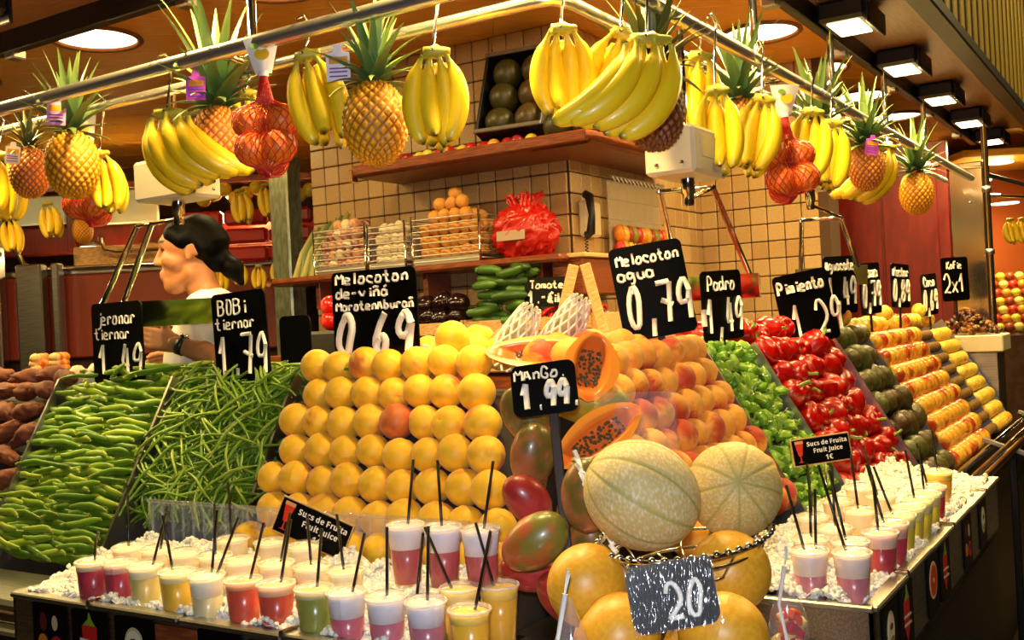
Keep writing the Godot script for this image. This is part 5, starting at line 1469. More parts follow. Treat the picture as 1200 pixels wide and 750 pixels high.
func build_shelves() -> void:
	var sh := thing("goods_shelf", "long dark wooden shelf carrying the wire baskets", "shelf")
	part(sh, "board", box(Vector3(1.76, 0.035, 0.30), 0.012), mt("shelf_wood"), T(Vector3(-2.66, 1.783, -2.79)))
	part(sh, "end_roll", tube([Vector3(-3.55, 1.783, -2.64), Vector3(-3.55, 1.783, -2.93)], 0.022, 12), mt("shelf_wood"))
	for x in [-3.3, -2.6, -1.95]:
		part(sh, "bracket", box(Vector3(0.03, 0.14, 0.2), 0.004), mt("shelf_wood"), T(Vector3(x, 1.70, -2.84)))
	wire_tub("wire basket of red and white onions on the shelf", Vector3(-3.075, 1.80, -2.78), 0.34, 0.22, 0.22)
	wire_tub("narrow wire basket of pale garlic on the shelf", Vector3(-2.77, 1.80, -2.78), 0.23, 0.21, 0.22)
	wire_tub("wire basket heaped with golden potatoes on the shelf", Vector3(-2.415, 1.80, -2.78), 0.39, 0.22, 0.22)
	var bulb := []
	for i in 3:
		var nn := noise(400 + i, 1.0)
		var c0 := lin(["8a1c20", "d8c8a0", "c07040"][i])
		bulb.append(blob(0.03, 0.03, 0.03, 14, 10, func(d): return 1.0 + 0.25 * smoothstep(0.7, 1.0, d.y), func(d): return c0.lerp(lin("e0d0b0"), clampf(0.3 + nn.get_noise_3dv(d * 2.0), 0, 1))))
	var veg := vmat("bulb_skin", 0.5)
	heap("onion", "small red or white onion in the wire basket", "onion", "onions in the wire basket", bulb, veg, Vector3(-3.075, 1.85, -2.78), 0.30, 0.18, [18, 18, 18, 14, 6], 0.032)
	heap("garlic_bulb", "pale garlic bulb in the narrow wire basket", "garlic", "garlic in the narrow basket", [bulb[1]], veg, Vector3(-2.77, 1.85, -2.78), 0.19, 0.18, [12, 12, 12, 8], 0.032)
	var pot := []
	for i in 3:
		var nn := noise(420 + i, 1.0)
		pot.append(blob(0.036, 0.032, 0.033, 16, 12, func(d): return 1.0 + 0.12 * nn.get_noise_3dv(d), func(d): return lin("c8862c").lerp(lin("d89c44"), clampf(0.5 + nn.get_noise_3dv(d * 2), 0, 1))))
	heap("potato", "golden potato in the heaped wire basket", "potato", "potatoes in the heaped basket", pot, vmat("potato_skin", 0.6), Vector3(-2.415, 1.855, -2.78), 0.35, 0.19, [18, 18, 18, 12, 5], 0.038)
	solo("potato", "topmost potato of the heaped wire basket", "potato", pot[0], vmat("potato_skin", 0.6), T(Vector3(-2.40, 2.135, -2.75)))
	# red net sacks
	for q in [[-2.03, "full red net sack standing at the end of shelf"]]:
		var nn := noise(440, 2.2)
		var o := thing("red_sack", q[1], "sack", T(Vector3(q[0], 1.80, -2.77)))
		part(o, "sack", blob(0.145, 0.135, 0.10, 60, 40, func(d): return (1.0 - 0.10 * d.y) * (1.0 + 0.22 * nn.get_noise_3dv(d * 1.8)) * (1.12 - 0.15 * d.y * d.y)), mt("sack_red", "b81c12", 0.25), T(Vector3(0, 0.13, 0)))
		part(o, "label_strip", box(Vector3(0.15, 0.045, 0.003), 0.001), mt("sack_label", "a89078", 0.4), T(Vector3(-0.01, 0.10, 0.118), -0.1))
		for i in 18:
			var a := TAU * i / 18.0
			part(o, "frill", tube([Vector3(cos(a) * 0.05, 0.235, sin(a) * 0.04), Vector3(cos(a) * 0.085 + rnd(-0.02, 0.02), 0.275 + rnd(-0.015, 0.02), sin(a) * 0.06), Vector3(cos(a + 0.4) * 0.10, 0.285 + rnd(-0.02, 0.02), sin(a + 0.4) * 0.07)], [0.012, 0.009, 0.002], 5), mt("sack_red"))
	# courgettes standing at the left end
	for i in 7:
		var x := -3.47 + 0.03 * i
		solo("leek", "pale green leek leaning at the shelf's end", "leek", tube([Vector3(x, 1.80, -2.76 - 0.02 * (i % 2)), Vector3(x + 0.03, 1.93, -2.79), Vector3(x + 0.10 + 0.01 * i, 2.05 + 0.012 * i, -2.82)], [0.018, 0.017, 0.014], 8), mt(["leek_a", "leek_b"][i % 2], ["a8a05c", "6c7c40"][i % 2], 0.45), Transform3D(), "leeks at the shelf end")
	# upper shelf round the corner
	var up := thing("upper_shelf", "high wooden shelf round the tiled corner", "shelf")
	part(up, "board", box(Vector3(1.30, 0.03, 0.36), 0.012), mt("shelf_wood"), T(Vector3(-2.235, 2.265, -2.77)))
	part(up, "lip", box(Vector3(1.30, 0.05, 0.02), 0.006), mt("shelf_wood"), T(Vector3(-2.235, 2.285, -2.585)))
	part(up, "board", box(Vector3(0.30, 0.03, 1.30), 0.012), mt("shelf_wood"), T(Vector3(-1.735, 2.265, -3.24)))
	part(up, "lip", tube([Vector3(-1.60, 2.285, -2.58), Vector3(-1.578, 2.285, -2.60), Vector3(-1.575, 2.285, -3.88)], 0.02, 10), mt("shelf_wood"))
	part(up, "end_fitting", box(Vector3(0.02, 0.06, 0.05), 0.004), mt("chrome"), T(Vector3(-2.89, 2.26, -2.59)))
	# fruit along the shelf's front
	var cols := ["b81c14", "b81c14", "d89a20", "b0281a", "8a1a20", "d8c83c", "c8cc4c", "c0181a", "a81a1a", "d8cc44"]
	for i in 16:
		var h: String = cols[i % 10]
		solo("shelf_fruit", "small red or yellow fruit along the high shelf's front", "fruit", K.yellow[i % 3] if false else K.orange, mt("shelf_fruit_" + h, h, 0.35), T(Vector3(-2.84 + 0.062 * i, 2.312, -2.64 - 0.02 * (i % 2)), 0, i, 0, 0.85), "fruit along the high shelf")
	# black crate of melons, tipped forward, hung on a hook
	var cr := thing("black_crate", "black plastic crate tipped forward full of dark melons", "crate")
	part(cr, "base", box(Vector3(0.33, 0.02, 0.42), 0.004), mt("black_plastic"), T(Vector3(0, -0.09, 0)))
	# crate opening faces the aisle: floor behind, walls to the front
	cr.transform = Transform3D(Basis.from_euler(Vector3(1.18, 0.10, 0.0)), Vector3(-2.03, 2.55, -2.76))
	for q in [[Vector3(0.33, 0.15, 0.014), Vector3(0, -0.02, 0.205)], [Vector3(0.33, 0.15, 0.014), Vector3(0, -0.02, -0.205)], [Vector3(0.014, 0.15, 0.42), Vector3(-0.16, -0.02, 0)], [Vector3(0.014, 0.15, 0.42), Vector3(0.16, -0.02, 0)]]:
		part(cr, "side", box(q[0], 0.004), mt("black_plastic"), T(q[1]))
	for z in [0.205, -0.205]:
		part(cr, "rim", box(Vector3(0.34, 0.012, 0.02), 0.003), mt("crate_rim", "6a6258", 0.35), T(Vector3(0, 0.058, z)))
	for q in [["melon_a", "2c2c10", "48441c"], ["melon_b", "3a2c12", "584820"]]:
		mottled(q[0], [[0.35, q[1]], [0.65, q[2]]], Vector3(12, 12, 12), 0.4, 61)
	var dm := blob(0.072, 0.068, 0.072, 28, 20)
	for i in 6:
		solo("dark_melon", "dark green melon in the tipped black crate", "melon", dm, mt(["melon_a", "melon_b"][i % 2]), Transform3D(tumbled(), cr.transform * Vector3(-0.075 + 0.15 * (i % 2), -0.01, 0.13 - 0.13 * (i / 2))), "melons in the tipped crate")
	for i in 5:
		solo("dark_melon", "dark green melon on the high shelf beside the crate", "melon", dm, mt(["melon_a", "melon_b"][i % 2]), Transform3D(tumbled().scaled(Vector3.ONE * 1.05), Vector3(-1.775 + 0.145 * mini(i, 1), 2.355, -2.68 - 0.155 * maxi(0, i - 1))), "melons on the high shelf")
	hook(Vector3(-2.13, 2.77, -2.72), 2.90)
	# phone and ledge on the side wall
	var ph := thing("wall_phone", "cream and black telephone on the tiled side wall", "phone", T(Vector3(-1.885, 1.99, -3.09), 0, PI / 2))
	part(ph, "body", box(Vector3(0.15, 0.17, 0.05), 0.012), mt("cream"), T(Vector3(-0.01, -0.01, 0.026)))
	part(ph, "handset", tube([Vector3(-0.09, 0.10, 0.05), Vector3(-0.1, 0.09, 0.075), Vector3(-0.1, 0.0, 0.085), Vector3(-0.1, -0.08, 0.075), Vector3(-0.09, -0.09, 0.05)], [0.02, 0.022, 0.016, 0.022, 0.02], 10), mt("black_plastic"))
	var coil := []
	for i in 60: coil.append(Vector3(-0.1 + 0.008 * cos(i * 0.9), -0.09 - 0.0022 * i, 0.05 + 0.008 * sin(i * 0.9)))
	part(ph, "cord", tube(coil, 0.0025, 5), mt("black_plastic"))
	var lg := thing("wooden_ledge", "brown wooden ledge box below the telephone", "ledge", T(Vector3(-1.80, 1.70, -2.99)))
	part(lg, "top", box(Vector3(0.20, 0.02, 0.56), 0.004), mt("crate_wood"), T(Vector3(0, 0.09, 0)))
	part(lg, "body", box(Vector3(0.16, 0.17, 0.52), 0.006), mt("shelf_wood"))
	# wire rack of mixed packets on the side wall
	var rk := thing("packet_rack", "hanging rack of mixed fruit packets beside the telephone", "rack", T(Vector3(-1.84, 1.80, -3.55), 0, PI / 2))
	part(rk, "back", box(Vector3(0.62, 0.36, 0.01), 0.002), clear("rack_sheet", "d8d0b8", 0.35, 0.2), T(Vector3(0, 0.2, 0)))
	part(rk, "rod", tube([Vector3(-0.32, 0.40, 0.02), Vector3(0.32, 0.40, 0.02)], 0.006, 6), mt("brushed"))
	for i in 14: part(rk, "peg", tube([Vector3(-0.29 + 0.045 * i, 0.40, 0.02), Vector3(-0.285 + 0.045 * i, 0.37, 0.035)], 0.004, 5), mt("white_plastic", "f0eee8", 0.35))
	for i in 22:
		var h: String = ["c0201c", "d8801c", "d8a83c", "9a3a1c", "8a8a30"][i % 5]
		part(rk, "packet", blob(0.04, 0.045, 0.025, 10, 8, func(d): return 1.0 + 0.1 * sin(d.x * 8 + d.y * 6)), mt("packet_" + h, h, 0.3), T(Vector3(-0.26 + 0.052 * (i % 11), 0.04 + 0.075 * (i / 11), 0.03), 0, 0, rnd(-1, 1)))
	# crates with dark aubergines, cucumbers and chillies
	solo("back_table", "long wooden table under the crates at the back", "table", box(Vector3(1.9, 1.24, 0.4), 0.006), mt("shelf_wood"), T(Vector3(-2.55, 0.78, -2.72)))
	for q in [[-2.48, 0.44, "pale wooden crate of shiny dark aubergines"], [-2.07, 0.34, "pale wooden crate of green cucumbers"], [-1.74, 0.30, "pale wooden crate of red chillies with small board"]]:
		var o := thing("produce_crate", q[2], "crate", T(Vector3(q[0], 1.40, -2.68)))
		for z in [-0.13, 0.13]:
			for k in 2: part(o, "slat", box(Vector3(q[1], 0.055, 0.01), 0.002), mt("crate_wood"), T(Vector3(0, 0.03 + 0.065 * k, z)))
		for x in [-1, 1]: part(o, "end_board", box(Vector3(0.012, 0.13, 0.27), 0.002), mt("crate_wood"), T(Vector3(x * q[1] / 2, 0.065, 0)))
		part(o, "bottom", box(Vector3(q[1], 0.01, 0.27), 0.002), mt("crate_wood"), T(Vector3(0, 0.005, 0)))
	var eg := blob(0.045, 0.058, 0.045, 20, 16, func(d): return 1.0 - 0.15 * d.y)
	var em := mt("aubergine", "1c0a10", 0.12)
	for i in 26:
		solo("aubergine", "shiny blackish aubergine in the crate", "aubergine", eg, em, Transform3D(tumbled(), Vector3(-2.66 + 0.085 * (i % 5) + 0.03 * ((i / 5) % 2), 1.48 + 0.066 * (i / 10), -2.60 - 0.09 * ((i / 5) % 2))), "dark aubergines")
	var cu := tube([Vector3(-0.08, 0, 0), Vector3(-0.07, 0.001, 0), Vector3(-0.03, 0.006, 0), Vector3(0.03, 0.006, 0), Vector3(0.07, 0.0, 0), Vector3(0.082, -0.002, 0)], [0.006, 0.017, 0.021, 0.021, 0.016, 0.005], 10)
	for i in 30:
		solo("cucumber", "dark green cucumber in the crate", "cucumber", cu, mt(["cucumber_a", "cucumber_b", "cucumber_c"][i % 3], ["2e5218", "3c641c", "4a7226"][i % 3], 0.35), Transform3D(Basis.from_euler(Vector3(rnd(0, 3), rnd(-0.7, 0.7), rnd(-0.35, 0.35))), Vector3(-2.15 + 0.15 * (i % 2) + rnd(-0.03, 0.03), 1.46 + 0.011 * i, -2.57 - 0.035 * (i % 5))), "green cucumbers")
	var ch := tube([Vector3(-0.04, 0, 0), Vector3(-0.02, 0.006, 0), Vector3(0.01, 0.006, 0), Vector3(0.045, -0.006, 0)], [0.008, 0.011, 0.009, 0.002], 7)
	for i in 90:
		solo("red_chilli", "glossy red chilli in the crate under the small board", "chilli", ch, mt("chilli", "a80c14", 0.25), Transform3D(tumbled(), Vector3(rnd(-1.87, -1.61), rnd(1.48, 1.56), rnd(-2.78, -2.57))), "red chillies")
	# folding A-frame boards beside the chillies
	var af := thing("wooden_easel", "pale wooden A-shaped easel behind the 0,79 board", "easel", T(Vector3(-1.62, 1.42, -2.50), 0, 0.55))
	for q in [[-0.065, 0.28], [0.065, -0.22]]:
		part(af, "leg", box(Vector3(0.045, 0.34, 0.02), 0.003), mt("crate_wood"), T(Vector3(q[0], 0.15, 0), 0, 0, -q[1]))
	part(af, "brace", box(Vector3(0.15, 0.03, 0.015), 0.003), mt("crate_wood"), T(Vector3(0.0, 0.03, 0)))
	var wk := thing("back_bench", "wooden bench with pale top edge behind the red peaches", "bench", T(Vector3(-1.42, 0, -2.1)))
	part(wk, "top", box(Vector3(0.3, 0.03, 1.2), 0.005), mt("crate_wood"), T(Vector3(0, 1.36, 0)))
	part(wk, "body", box(Vector3(0.26, 1.185, 1.16), 0.005), mt("shelf_wood"), T(Vector3(0, 0.7525, 0)))
	# steel column at the left end of the tiled block
	solo("steel_column", "greenish steel column at the end of the tiled block", "column", box(Vector3(0.14, 2.35, 0.12), 0.01), mottled("green_steel", [[0.3, "7a8068"], [0.7, "949a80"]], Vector3(3, 1, 3), 0.35, 71, 0.02, 0.7), T(Vector3(-3.68, 1.32, -2.93)))
	# things left behind the beans
	var pb := thing("plastic_punnet", "clear plastic tub of orange snacks behind sweet potatoes", "punnet", T(Vector3(-2.62, 1.385, -0.74)))
	part(pb, "tub", box(Vector3(0.24, 0.075, 0.14), 0.01), clear("punnet", "e8c8a0", 0.25, 0.15))
	for i in 34:
		var h: String = ["d87a2c", "e09a48", "c85a24", "d8b06a"][i % 4]
		part(pb, "snack", blob(0.016, 0.016, 0.02, 8, 6), mt("snack_" + h, h, 0.5), T(Vector3(-0.10 + 0.026 * (i % 8) + rnd(-0.005, 0.005), 0.03 + 0.018 * (i / 9), -0.04 + 0.03 * (i % 4))))
	for q in [[-2.41, 1.40, -0.68], [-2.345, 1.405, -0.70], [-2.30, 1.395, -0.66], [-1.98, 1.43, -0.9], [-1.93, 1.425, -0.92]]:
		solo("white_onion", "white onion behind the flat beans", "onion", bulb[1], veg, T(Vector3(q[0], q[1], q[2]), 0, 0, 0, 1.15), "white onions behind the flat beans")
	solo("yellow_pepper", "pale yellow-green pepper at the picture's left edge", "pepper", K.pepper[1], mt("yellow_pepper", "c8c83c", 0.3), T(Vector3(-2.87, 1.42, -0.66), 0.3, 0.4, 0.2, 1.1))
	for i in 12:
		solo("red_tomato", "glossy red tomato beside the column foot", "tomato", K.orange, mt("tomato", "b8100c", 0.2), T(Vector3(-1.96 + 0.066 * (i % 4), 1.545 + 0.05 * (i / 8), -1.35 - 0.06 * ((i / 4) % 2))), "tomatoes behind the green beans")
	solo("tomato_crate", "dark crate carrying the tomatoes behind green beans", "crate", box(Vector3(0.32, 0.1, 0.2), 0.01), mt("black_plastic"), T(Vector3(-1.86, 1.46, -1.38)))
	solo("tomato_stand", "dark stand under the tomato crate", "stand", box(Vector3(0.3, 1.25, 0.2), 0.01), mt("dark_metal"), T(Vector3(-1.86, 0.785, -1.38)))
	# dried fruit at the far end
	var dt := []
	for i in 3: dt.append(blob(0.014, 0.02, 0.013, 8, 6, func(d): return 1.0 + 0.2 * sin(d.x * 6 + i)))
	for i in 170:
		var h: String = ["4a240e", "6a3412", "8a5a1c", "3a1a0c"][i % 4]
		var a := rnd(0, TAU)
		var rr := sqrt(rng.randf())
		solo("dried_date", "brown dried date in the mound at the far end", "date", dt[i % 3], mt("date_" + h, h, 0.35), Transform3D(tumbled(), Vector3(-0.485 + cos(a) * rr * 0.16, 1.33 + 0.13 * (1.0 - rr), -4.80 + sin(a) * rr * 0.13)), "dates in the far mound")
	var db := thing("date_box", "pale box under the mound of dried dates", "box", T(Vector3(-0.475, 1.27, -4.80)))
	part(db, "tray", box(Vector3(0.36, 0.09, 0.3), 0.006), mt("cream"))
	part(db, "stand", box(Vector3(0.3, 1.2, 0.24), 0.006), mt("steel"), T(Vector3(0.0, -0.645, 0)))

# ---------------------------------------------------------------- neighbouring stalls, seen past this one
func build_beyond() -> void:
	# frame across the view, 7 m away: x to the picture's right, z toward the viewer
	var F := Transform3D(Basis(Vector3.UP, deg_to_rad(32.3)), Vector3(-3.27, 0, -4.57))
	var o := thing("far_counter", "red-brown counter with bright steel rims beyond the assistant", "counter", F)
	part(o, "front", box(Vector3(3.2, 0.55, 0.1), 0.01), mt("red_brown", "7a2a14", 0.4), T(Vector3(-3.0, 1.70, 0)))
	part(o, "body", box(Vector3(3.2, 1.42, 0.5), 0.01), mt("hall_wall"), T(Vector3(-3.0, 0.71, -0.3)))
	part(o, "shelf", box(Vector3(3.2, 0.04, 0.5), 0.008), mt("steel"), T(Vector3(-3.0, 1.995, -0.2)))
	part(o, "rim", tube([Vector3(-3.25, 2.15, 0.06), Vector3(-3.2, 2.06, 0.08), Vector3(-3.1, 2.02, 0.08), Vector3(-1.5, 2.02, 0.08)], 0.016, 8), mt("chrome"))
	part(o, "rim", tube([Vector3(-2.72, 2.22, 0.0), Vector3(-2.68, 2.14, 0.03), Vector3(-2.6, 2.12, 0.03), Vector3(-1.5, 2.12, 0.03)], 0.014, 8), mt("chrome"))
	part(o, "box", box(Vector3(0.85, 0.14, 0.2), 0.01), mt("crate_wood"), T(Vector3(-2.5, 2.10, -0.15)))
	for q in [[-3.38, 0.14, 2.4], [-3.12, 0.17, 2.05], [-2.95, 0.05, 2.05]]:
		part(o, "steel_upright", box(Vector3(q[1], q[2], 0.1), 0.01), mt("steel"), T(Vector3(q[0], q[2] / 2, 0.15)))
	var hood := thing("far_hood", "dark red canopy board with pale blue panels far left", "canopy", F)
	part(hood, "board", box(Vector3(2.6, 0.22, 0.1), 0.01), mt("red_panel"), T(Vector3(-2.6, 2.27, -0.5)))
	part(hood, "panel", box(Vector3(0.36, 0.20, 0.04), 0.01), mt("pale_panel", "c4d4d2", 0.5), T(Vector3(-3.28, 2.47, -0.4)))
	part(hood, "panel", box(Vector3(0.60, 0.24, 0.04), 0.01), mt("pale_panel"), T(Vector3(-2.75, 2.47, -0.4)))
	part(hood, "post", box(Vector3(0.05, 0.5, 0.06), 0.006), mt("red_panel"), T(Vector3(-3.06, 2.4, -0.38)))
	part(hood, "top_beam", box(Vector3(3.4, 0.05, 0.08), 0.006), mt("shelf_wood"), T(Vector3(-2.6, 2.62, -0.4)))
	for q in [[-2.95, 2.20], [-2.55, 2.18], [-1.9, 2.5], [-1.75, 2.36]]:
		var l := thing("far_lamp", "small glowing lamp of the neighbouring stall", "lamp", F * T(Vector3(q[0], q[1], -0.42)), "lamps of the neighbouring stall")
		part(l, "lens", lathe([Vector2(0, -0.012), Vector2(0.07, -0.008), Vector2(0.075, 0.0), Vector2(0, 0.004)], 20), mt("lamp_face"))
		part(l, "cap", lathe([Vector2(0.078, 0.0), Vector2(0.07, 0.02), Vector2(0.02, 0.035), Vector2(0, 0.036)], 20), mt("brushed"))
		area_light(l, Vector3(0, -0.02, 0), Vector2(0.12, 0.12), 0.9)
	# fruit there
	for q in [[-3.18, 2.34, 0.5, 0.95], [-2.93, 2.42, 0.25, 0.95], [-1.70, 2.44, 0.35, 0.9], [-1.53, 2.47, 0.35, 0.9]]:
		banana_bunch("bananas of the neighbouring stall beyond the assistant", F * Vector3(q[0], q[1], 0.3), 3, 0.56, q[3] * 1.25, 0.1)
	pineapple("small pineapple of the stall beyond, left of assistant", F * Vector3(-2.75, 2.25, 0.2), 0, 1.0, 0.9, 18)
	pineapple("pineapple of the stall beyond, by the tiled wall", F * Vector3(-1.43, 2.52, 0.2), 1, 1.2, 0.9, 18)
	for i in 9:
		solo("far_red_tray", "red fruit tray of the neighbouring stall", "tray", box(Vector3(0.28, 0.10, 0.1), 0.02), mt("tray_red", "a81a12", 0.35), F * T(Vector3(-2.0 + 0.29 * (i % 3), 2.05 + 0.12 * (i / 3), 0.1)), "red trays of the neighbouring stall")
	for i in 12:
		solo("far_fruit", "yellow fruit on the neighbouring stall's shelf", "fruit", K.orange, mt("far_yellow", "d8b82c", 0.4), F * T(Vector3(-1.98 + 0.07 * i, 2.42 + 0.03 * (i % 3), 0.12), 0, 0, 0, 1.3), "yellow fruit next door")
	for i in 5:
		banana_bunch("bananas low on the neighbouring stall behind the Bobi board", F * Vector3(-1.95 + 0.12 * i, 1.98 - 0.03 * (i % 2), 0.35), 3, 0.5, 0.8, 0.0)
	# to the right: the next stall along the aisle, 9 m away
	var G := Transform3D(Basis(Vector3.UP, deg_to_rad(32.3)), Vector3(-4.34, 0, -6.26))
	var p := thing("aisle_stall", "orange-lit stall further along the aisle", "stall", G)
	part(p, "counter", box(Vector3(1.4, 1.2, 0.8), 0.02), mt("hall_wall"), T(Vector3(4.75, 0.6, -0.5)))
	part(p, "back_board", box(Vector3(1.6, 1.6, 0.06), 0.01), mt("back_board", "9a4a1c", 0.5), T(Vector3(4.75, 2.0, -1.0)))
	part(p, "roof", box(Vector3(1.8, 0.06, 1.4), 0.01), mt("ceiling_wood"), T(Vector3(4.8, 2.75, -0.6)))
	part(p, "rail", tube([Vector3(3.9, 2.62, 0.1), Vector3(4.6, 2.35, 0.3)], 0.02, 8), mt("dark_metal"))
	part(p, "rail", tube([Vector3(3.9, 2.38, 0.2), Vector3(5.0, 2.30, 0.2)], 0.014, 8), mt("chrome"))
	for q in [[4.15, 2.55], [4.35, 2.70], [4.22, 2.42], [4.38, 2.34]]:
		var l := thing("far_lamp", "glowing lamp of the stall along the aisle", "lamp", G * T(Vector3(q[0], q[1], -0.2)), "lamps of the stall along the aisle")
		part(l, "lens", lathe([Vector2(0, -0.012), Vector2(0.11, -0.008), Vector2(0.115, 0.0), Vector2(0, 0.004)], 20), mt("lamp_face"))
		area_light(l, Vector3(0, -0.02, 0), Vector2(0.15, 0.15), 0.5)
	for i in 3:
		banana_bunch("greenish bananas of the stall along the aisle", G * Vector3(4.22 + 0.1 * i, 2.16, 0.2), 3, 0.5, 1.1, 0.1)
	for i in 60:
		var h: String = ["b8281c", "d8902c", "c8b83c", "8a3a1c", "d8c870"][i % 5]
		solo("aisle_fruit", "fruit heaped on the stall along the aisle", "fruit", K.orange, mt("aisle_" + h, h, 0.4), G * T(Vector3(4.08 + 0.085 * (i % 8), 1.25 + 0.075 * (i / 8), -0.15 - 0.05 * (i / 8)), 0, i, 0, 1.15), "fruit along the aisle")
	# dark plastic crates on the floor in the aisle
	for q in [[0.42, 0.0, -2.6, "black plastic crate on the floor before the trays"], [0.42, 0.32, -2.65, "black plastic crate stacked on the lower one"], [0.5, 0.0, -3.4, "black plastic crate further along the aisle floor"]]:
		var c := thing("floor_crate", q[3], "crate", T(Vector3(q[0], q[1], q[2]), 0, 0.1))
		part(c, "bottom", box(Vector3(0.4, 0.012, 0.55), 0.003), mt("black_plastic"), T(Vector3(0, 0.006, 0)))
		for k in 4:
			part(c, "slat", box(Vector3(0.4, 0.05, 0.014), 0.003), mt("black_plastic"), T(Vector3(0, 0.04 + 0.075 * k, 0.27)))
			part(c, "slat", box(Vector3(0.4, 0.05, 0.014), 0.003), mt("black_plastic"), T(Vector3(0, 0.04 + 0.075 * k, -0.27)))
			part(c, "slat", box(Vector3(0.014, 0.05, 0.55), 0.003), mt("black_plastic"), T(Vector3(0.2, 0.04 + 0.075 * k, 0)))
			part(c, "slat", box(Vector3(0.014, 0.05, 0.55), 0.003), mt("black_plastic"), T(Vector3(-0.2, 0.04 + 0.075 * k, 0)))
		for x in [-1, 1]:
			for z in [-1, 1]: part(c, "corner", box(Vector3(0.03, 0.31, 0.03), 0.004), mt("black_plastic"), T(Vector3(x * 0.19, 0.155, z * 0.26)))
	# dark market post at the picture's right edge
	solo("market_post", "dark iron market post at the canopy's far corner", "post", box(Vector3(0.09, 5.4, 0.09), 0.01), mt("dark_metal"), T(Vector3(-0.06, 2.7, -5.5)))

# ---------------------------------------------------------------- the shop assistant
# prims: [a, b, ra, rb] tapered capsules joined by a smooth minimum, meshed as surface nets
func sdf_at(prims: Array, p: Vector3, k: float) -> float:
	var d := 1e3
	for q in prims:
		var a: Vector3 = q[0]
		var ab: Vector3 = q[1] - a
		var l2 := ab.length_squared()
		var h := 0.0 if l2 < 1e-9 else clampf((p - a).dot(ab) / l2, 0.0, 1.0)
		var e: float = (p - a - ab * h).length() - lerpf(q[2], q[3], h)
		var m := maxf(k - absf(d - e), 0.0) / k
		d = minf(d, e) - m * m * k * 0.25
	return d

func add_nets(s: SurfaceTool, prims: Array, cell: float, k: float, color: Callable) -> void:
	s.set_smooth_group(0)
	var lo := Vector3.ONE * 1e3
	var hi := -lo
	for q in prims:
		for e in 2:
			lo = lo.min(q[e] - Vector3.ONE * (q[2 + e] + cell * 2)); hi = hi.max(q[e] + Vector3.ONE * (q[2 + e] + cell * 2))
	var nx := int((hi.x - lo.x) / cell) + 2
	var ny := int((hi.y - lo.y) / cell) + 2
	var nz := int((hi.z - lo.z) / cell) + 2
	var f := PackedFloat32Array()
	f.resize(nx * ny * nz)
	f.fill(1.0)
	# visit only the cells near each bone
	for q in prims:
		var r: float = maxf(q[2], q[3]) + cell * 2.5 + k * 0.3
		var a: Vector3 = (q[0].min(q[1]) - Vector3.ONE * r - lo) / cell
		var b: Vector3 = (q[0].max(q[1]) + Vector3.ONE * r - lo) / cell
		for z in range(maxi(0, int(a.z)), mini(nz, int(b.z) + 1)):
			for y in range(maxi(0, int(a.y)), mini(ny, int(b.y) + 1)):
				for x in range(maxi(0, int(a.x)), mini(nx, int(b.x) + 1)):
					var i := x + nx * (y + ny * z)
					if f[i] == 1.0: f[i] = sdf_at(prims, lo + Vector3(x, y, z) * cell, k)
	var vert := {}
	var pos := PackedVector3Array()
	var off := [0, 1, nx, nx + 1, nx * ny, nx * ny + 1, nx * ny + nx, nx * ny + nx + 1]
	for z in nz - 1:
		for y in ny - 1:
			for x in nx - 1:
				var i := x + nx * (y + ny * z)
				var mask := 0
				for c in 8:
					if f[i + off[c]] < 0.0: mask |= 1 << c
				if mask == 0 or mask == 255: continue
				var sum := Vector3.ZERO
				var n := 0
				for e in [[0, 1], [2, 3], [4, 5], [6, 7], [0, 2], [1, 3], [4, 6], [5, 7], [0, 4], [1, 5], [2, 6], [3, 7]]:
					var fa := f[i + off[e[0]]]
					var fb := f[i + off[e[1]]]
					if (fa < 0.0) != (fb < 0.0):
						var t := fa / (fa - fb)
						sum += Vector3(e[0] & 1, (e[0] >> 1) & 1, e[0] >> 2).lerp(Vector3(e[1] & 1, (e[1] >> 1) & 1, e[1] >> 2), t)
						n += 1
				vert[i] = pos.size()
				pos.append(lo + (Vector3(x, y, z) + sum / n) * cell)
	for z in range(1, nz - 1):
		for y in range(1, ny - 1):
			for x in range(1, nx - 1):
				var i := x + nx * (y + ny * z)
				var inside := f[i] < 0.0
				for ax in 3:
					var step: int = [1, nx, nx * ny][ax]
					if inside == (f[i + step] < 0.0): continue
					var u: int = [nx, nx * ny, 1][ax]
					var v: int = [nx * ny, 1, nx][ax]
					var c := [i - u - v, i - v, i, i - u]
					if not (vert.has(c[0]) and vert.has(c[1]) and vert.has(c[2]) and vert.has(c[3])): continue
					if inside: c.reverse()
					for w in [0, 1, 2, 0, 2, 3]:
						var p := pos[vert[c[w]]]
						s.set_color(color.call(p))
						s.add_vertex(p)

func cap(a: Vector3, b: Vector3, ra: float, rb: float) -> Array:
	return [a, b, ra, rb]

func finger(out: Array, root: Vector3, dir: Vector3, curl: Vector3, ln: float, r: float) -> void:
	var p := root
	var d := dir.normalized()
	for k in 3:
		var l: float = ln * [0.45, 0.32, 0.23][k]
		var q := p + d * l
		out.append(cap(p, q, r * (1.0 - 0.08 * k), r * (0.94 - 0.09 * k)))
		p = q
		d = (d + curl * 0.45).normalized()

func hand_prims(wrist: Vector3, dir: Vector3, palm_out: Vector3, thumb_side: Vector3) -> Array:
	var out := []
	var d := dir.normalized()
	var t := thumb_side.normalized()
	for k in 4:
		var o := (k - 1.5) * 0.017
		out.append(cap(wrist + t * o * 0.6, wrist + d * 0.075 - t * o * -1.0, 0.015, 0.012))
		finger(out, wrist + d * 0.08 + t * o, d + t * o * 2.0, palm_out, [0.062, 0.074, 0.078, 0.07][k], 0.0085)
	finger(out, wrist + d * 0.022 + t * 0.028, d * 0.75 + t * 0.65, palm_out * 0.5 - t * 0.2, 0.06, 0.0098)
	return out

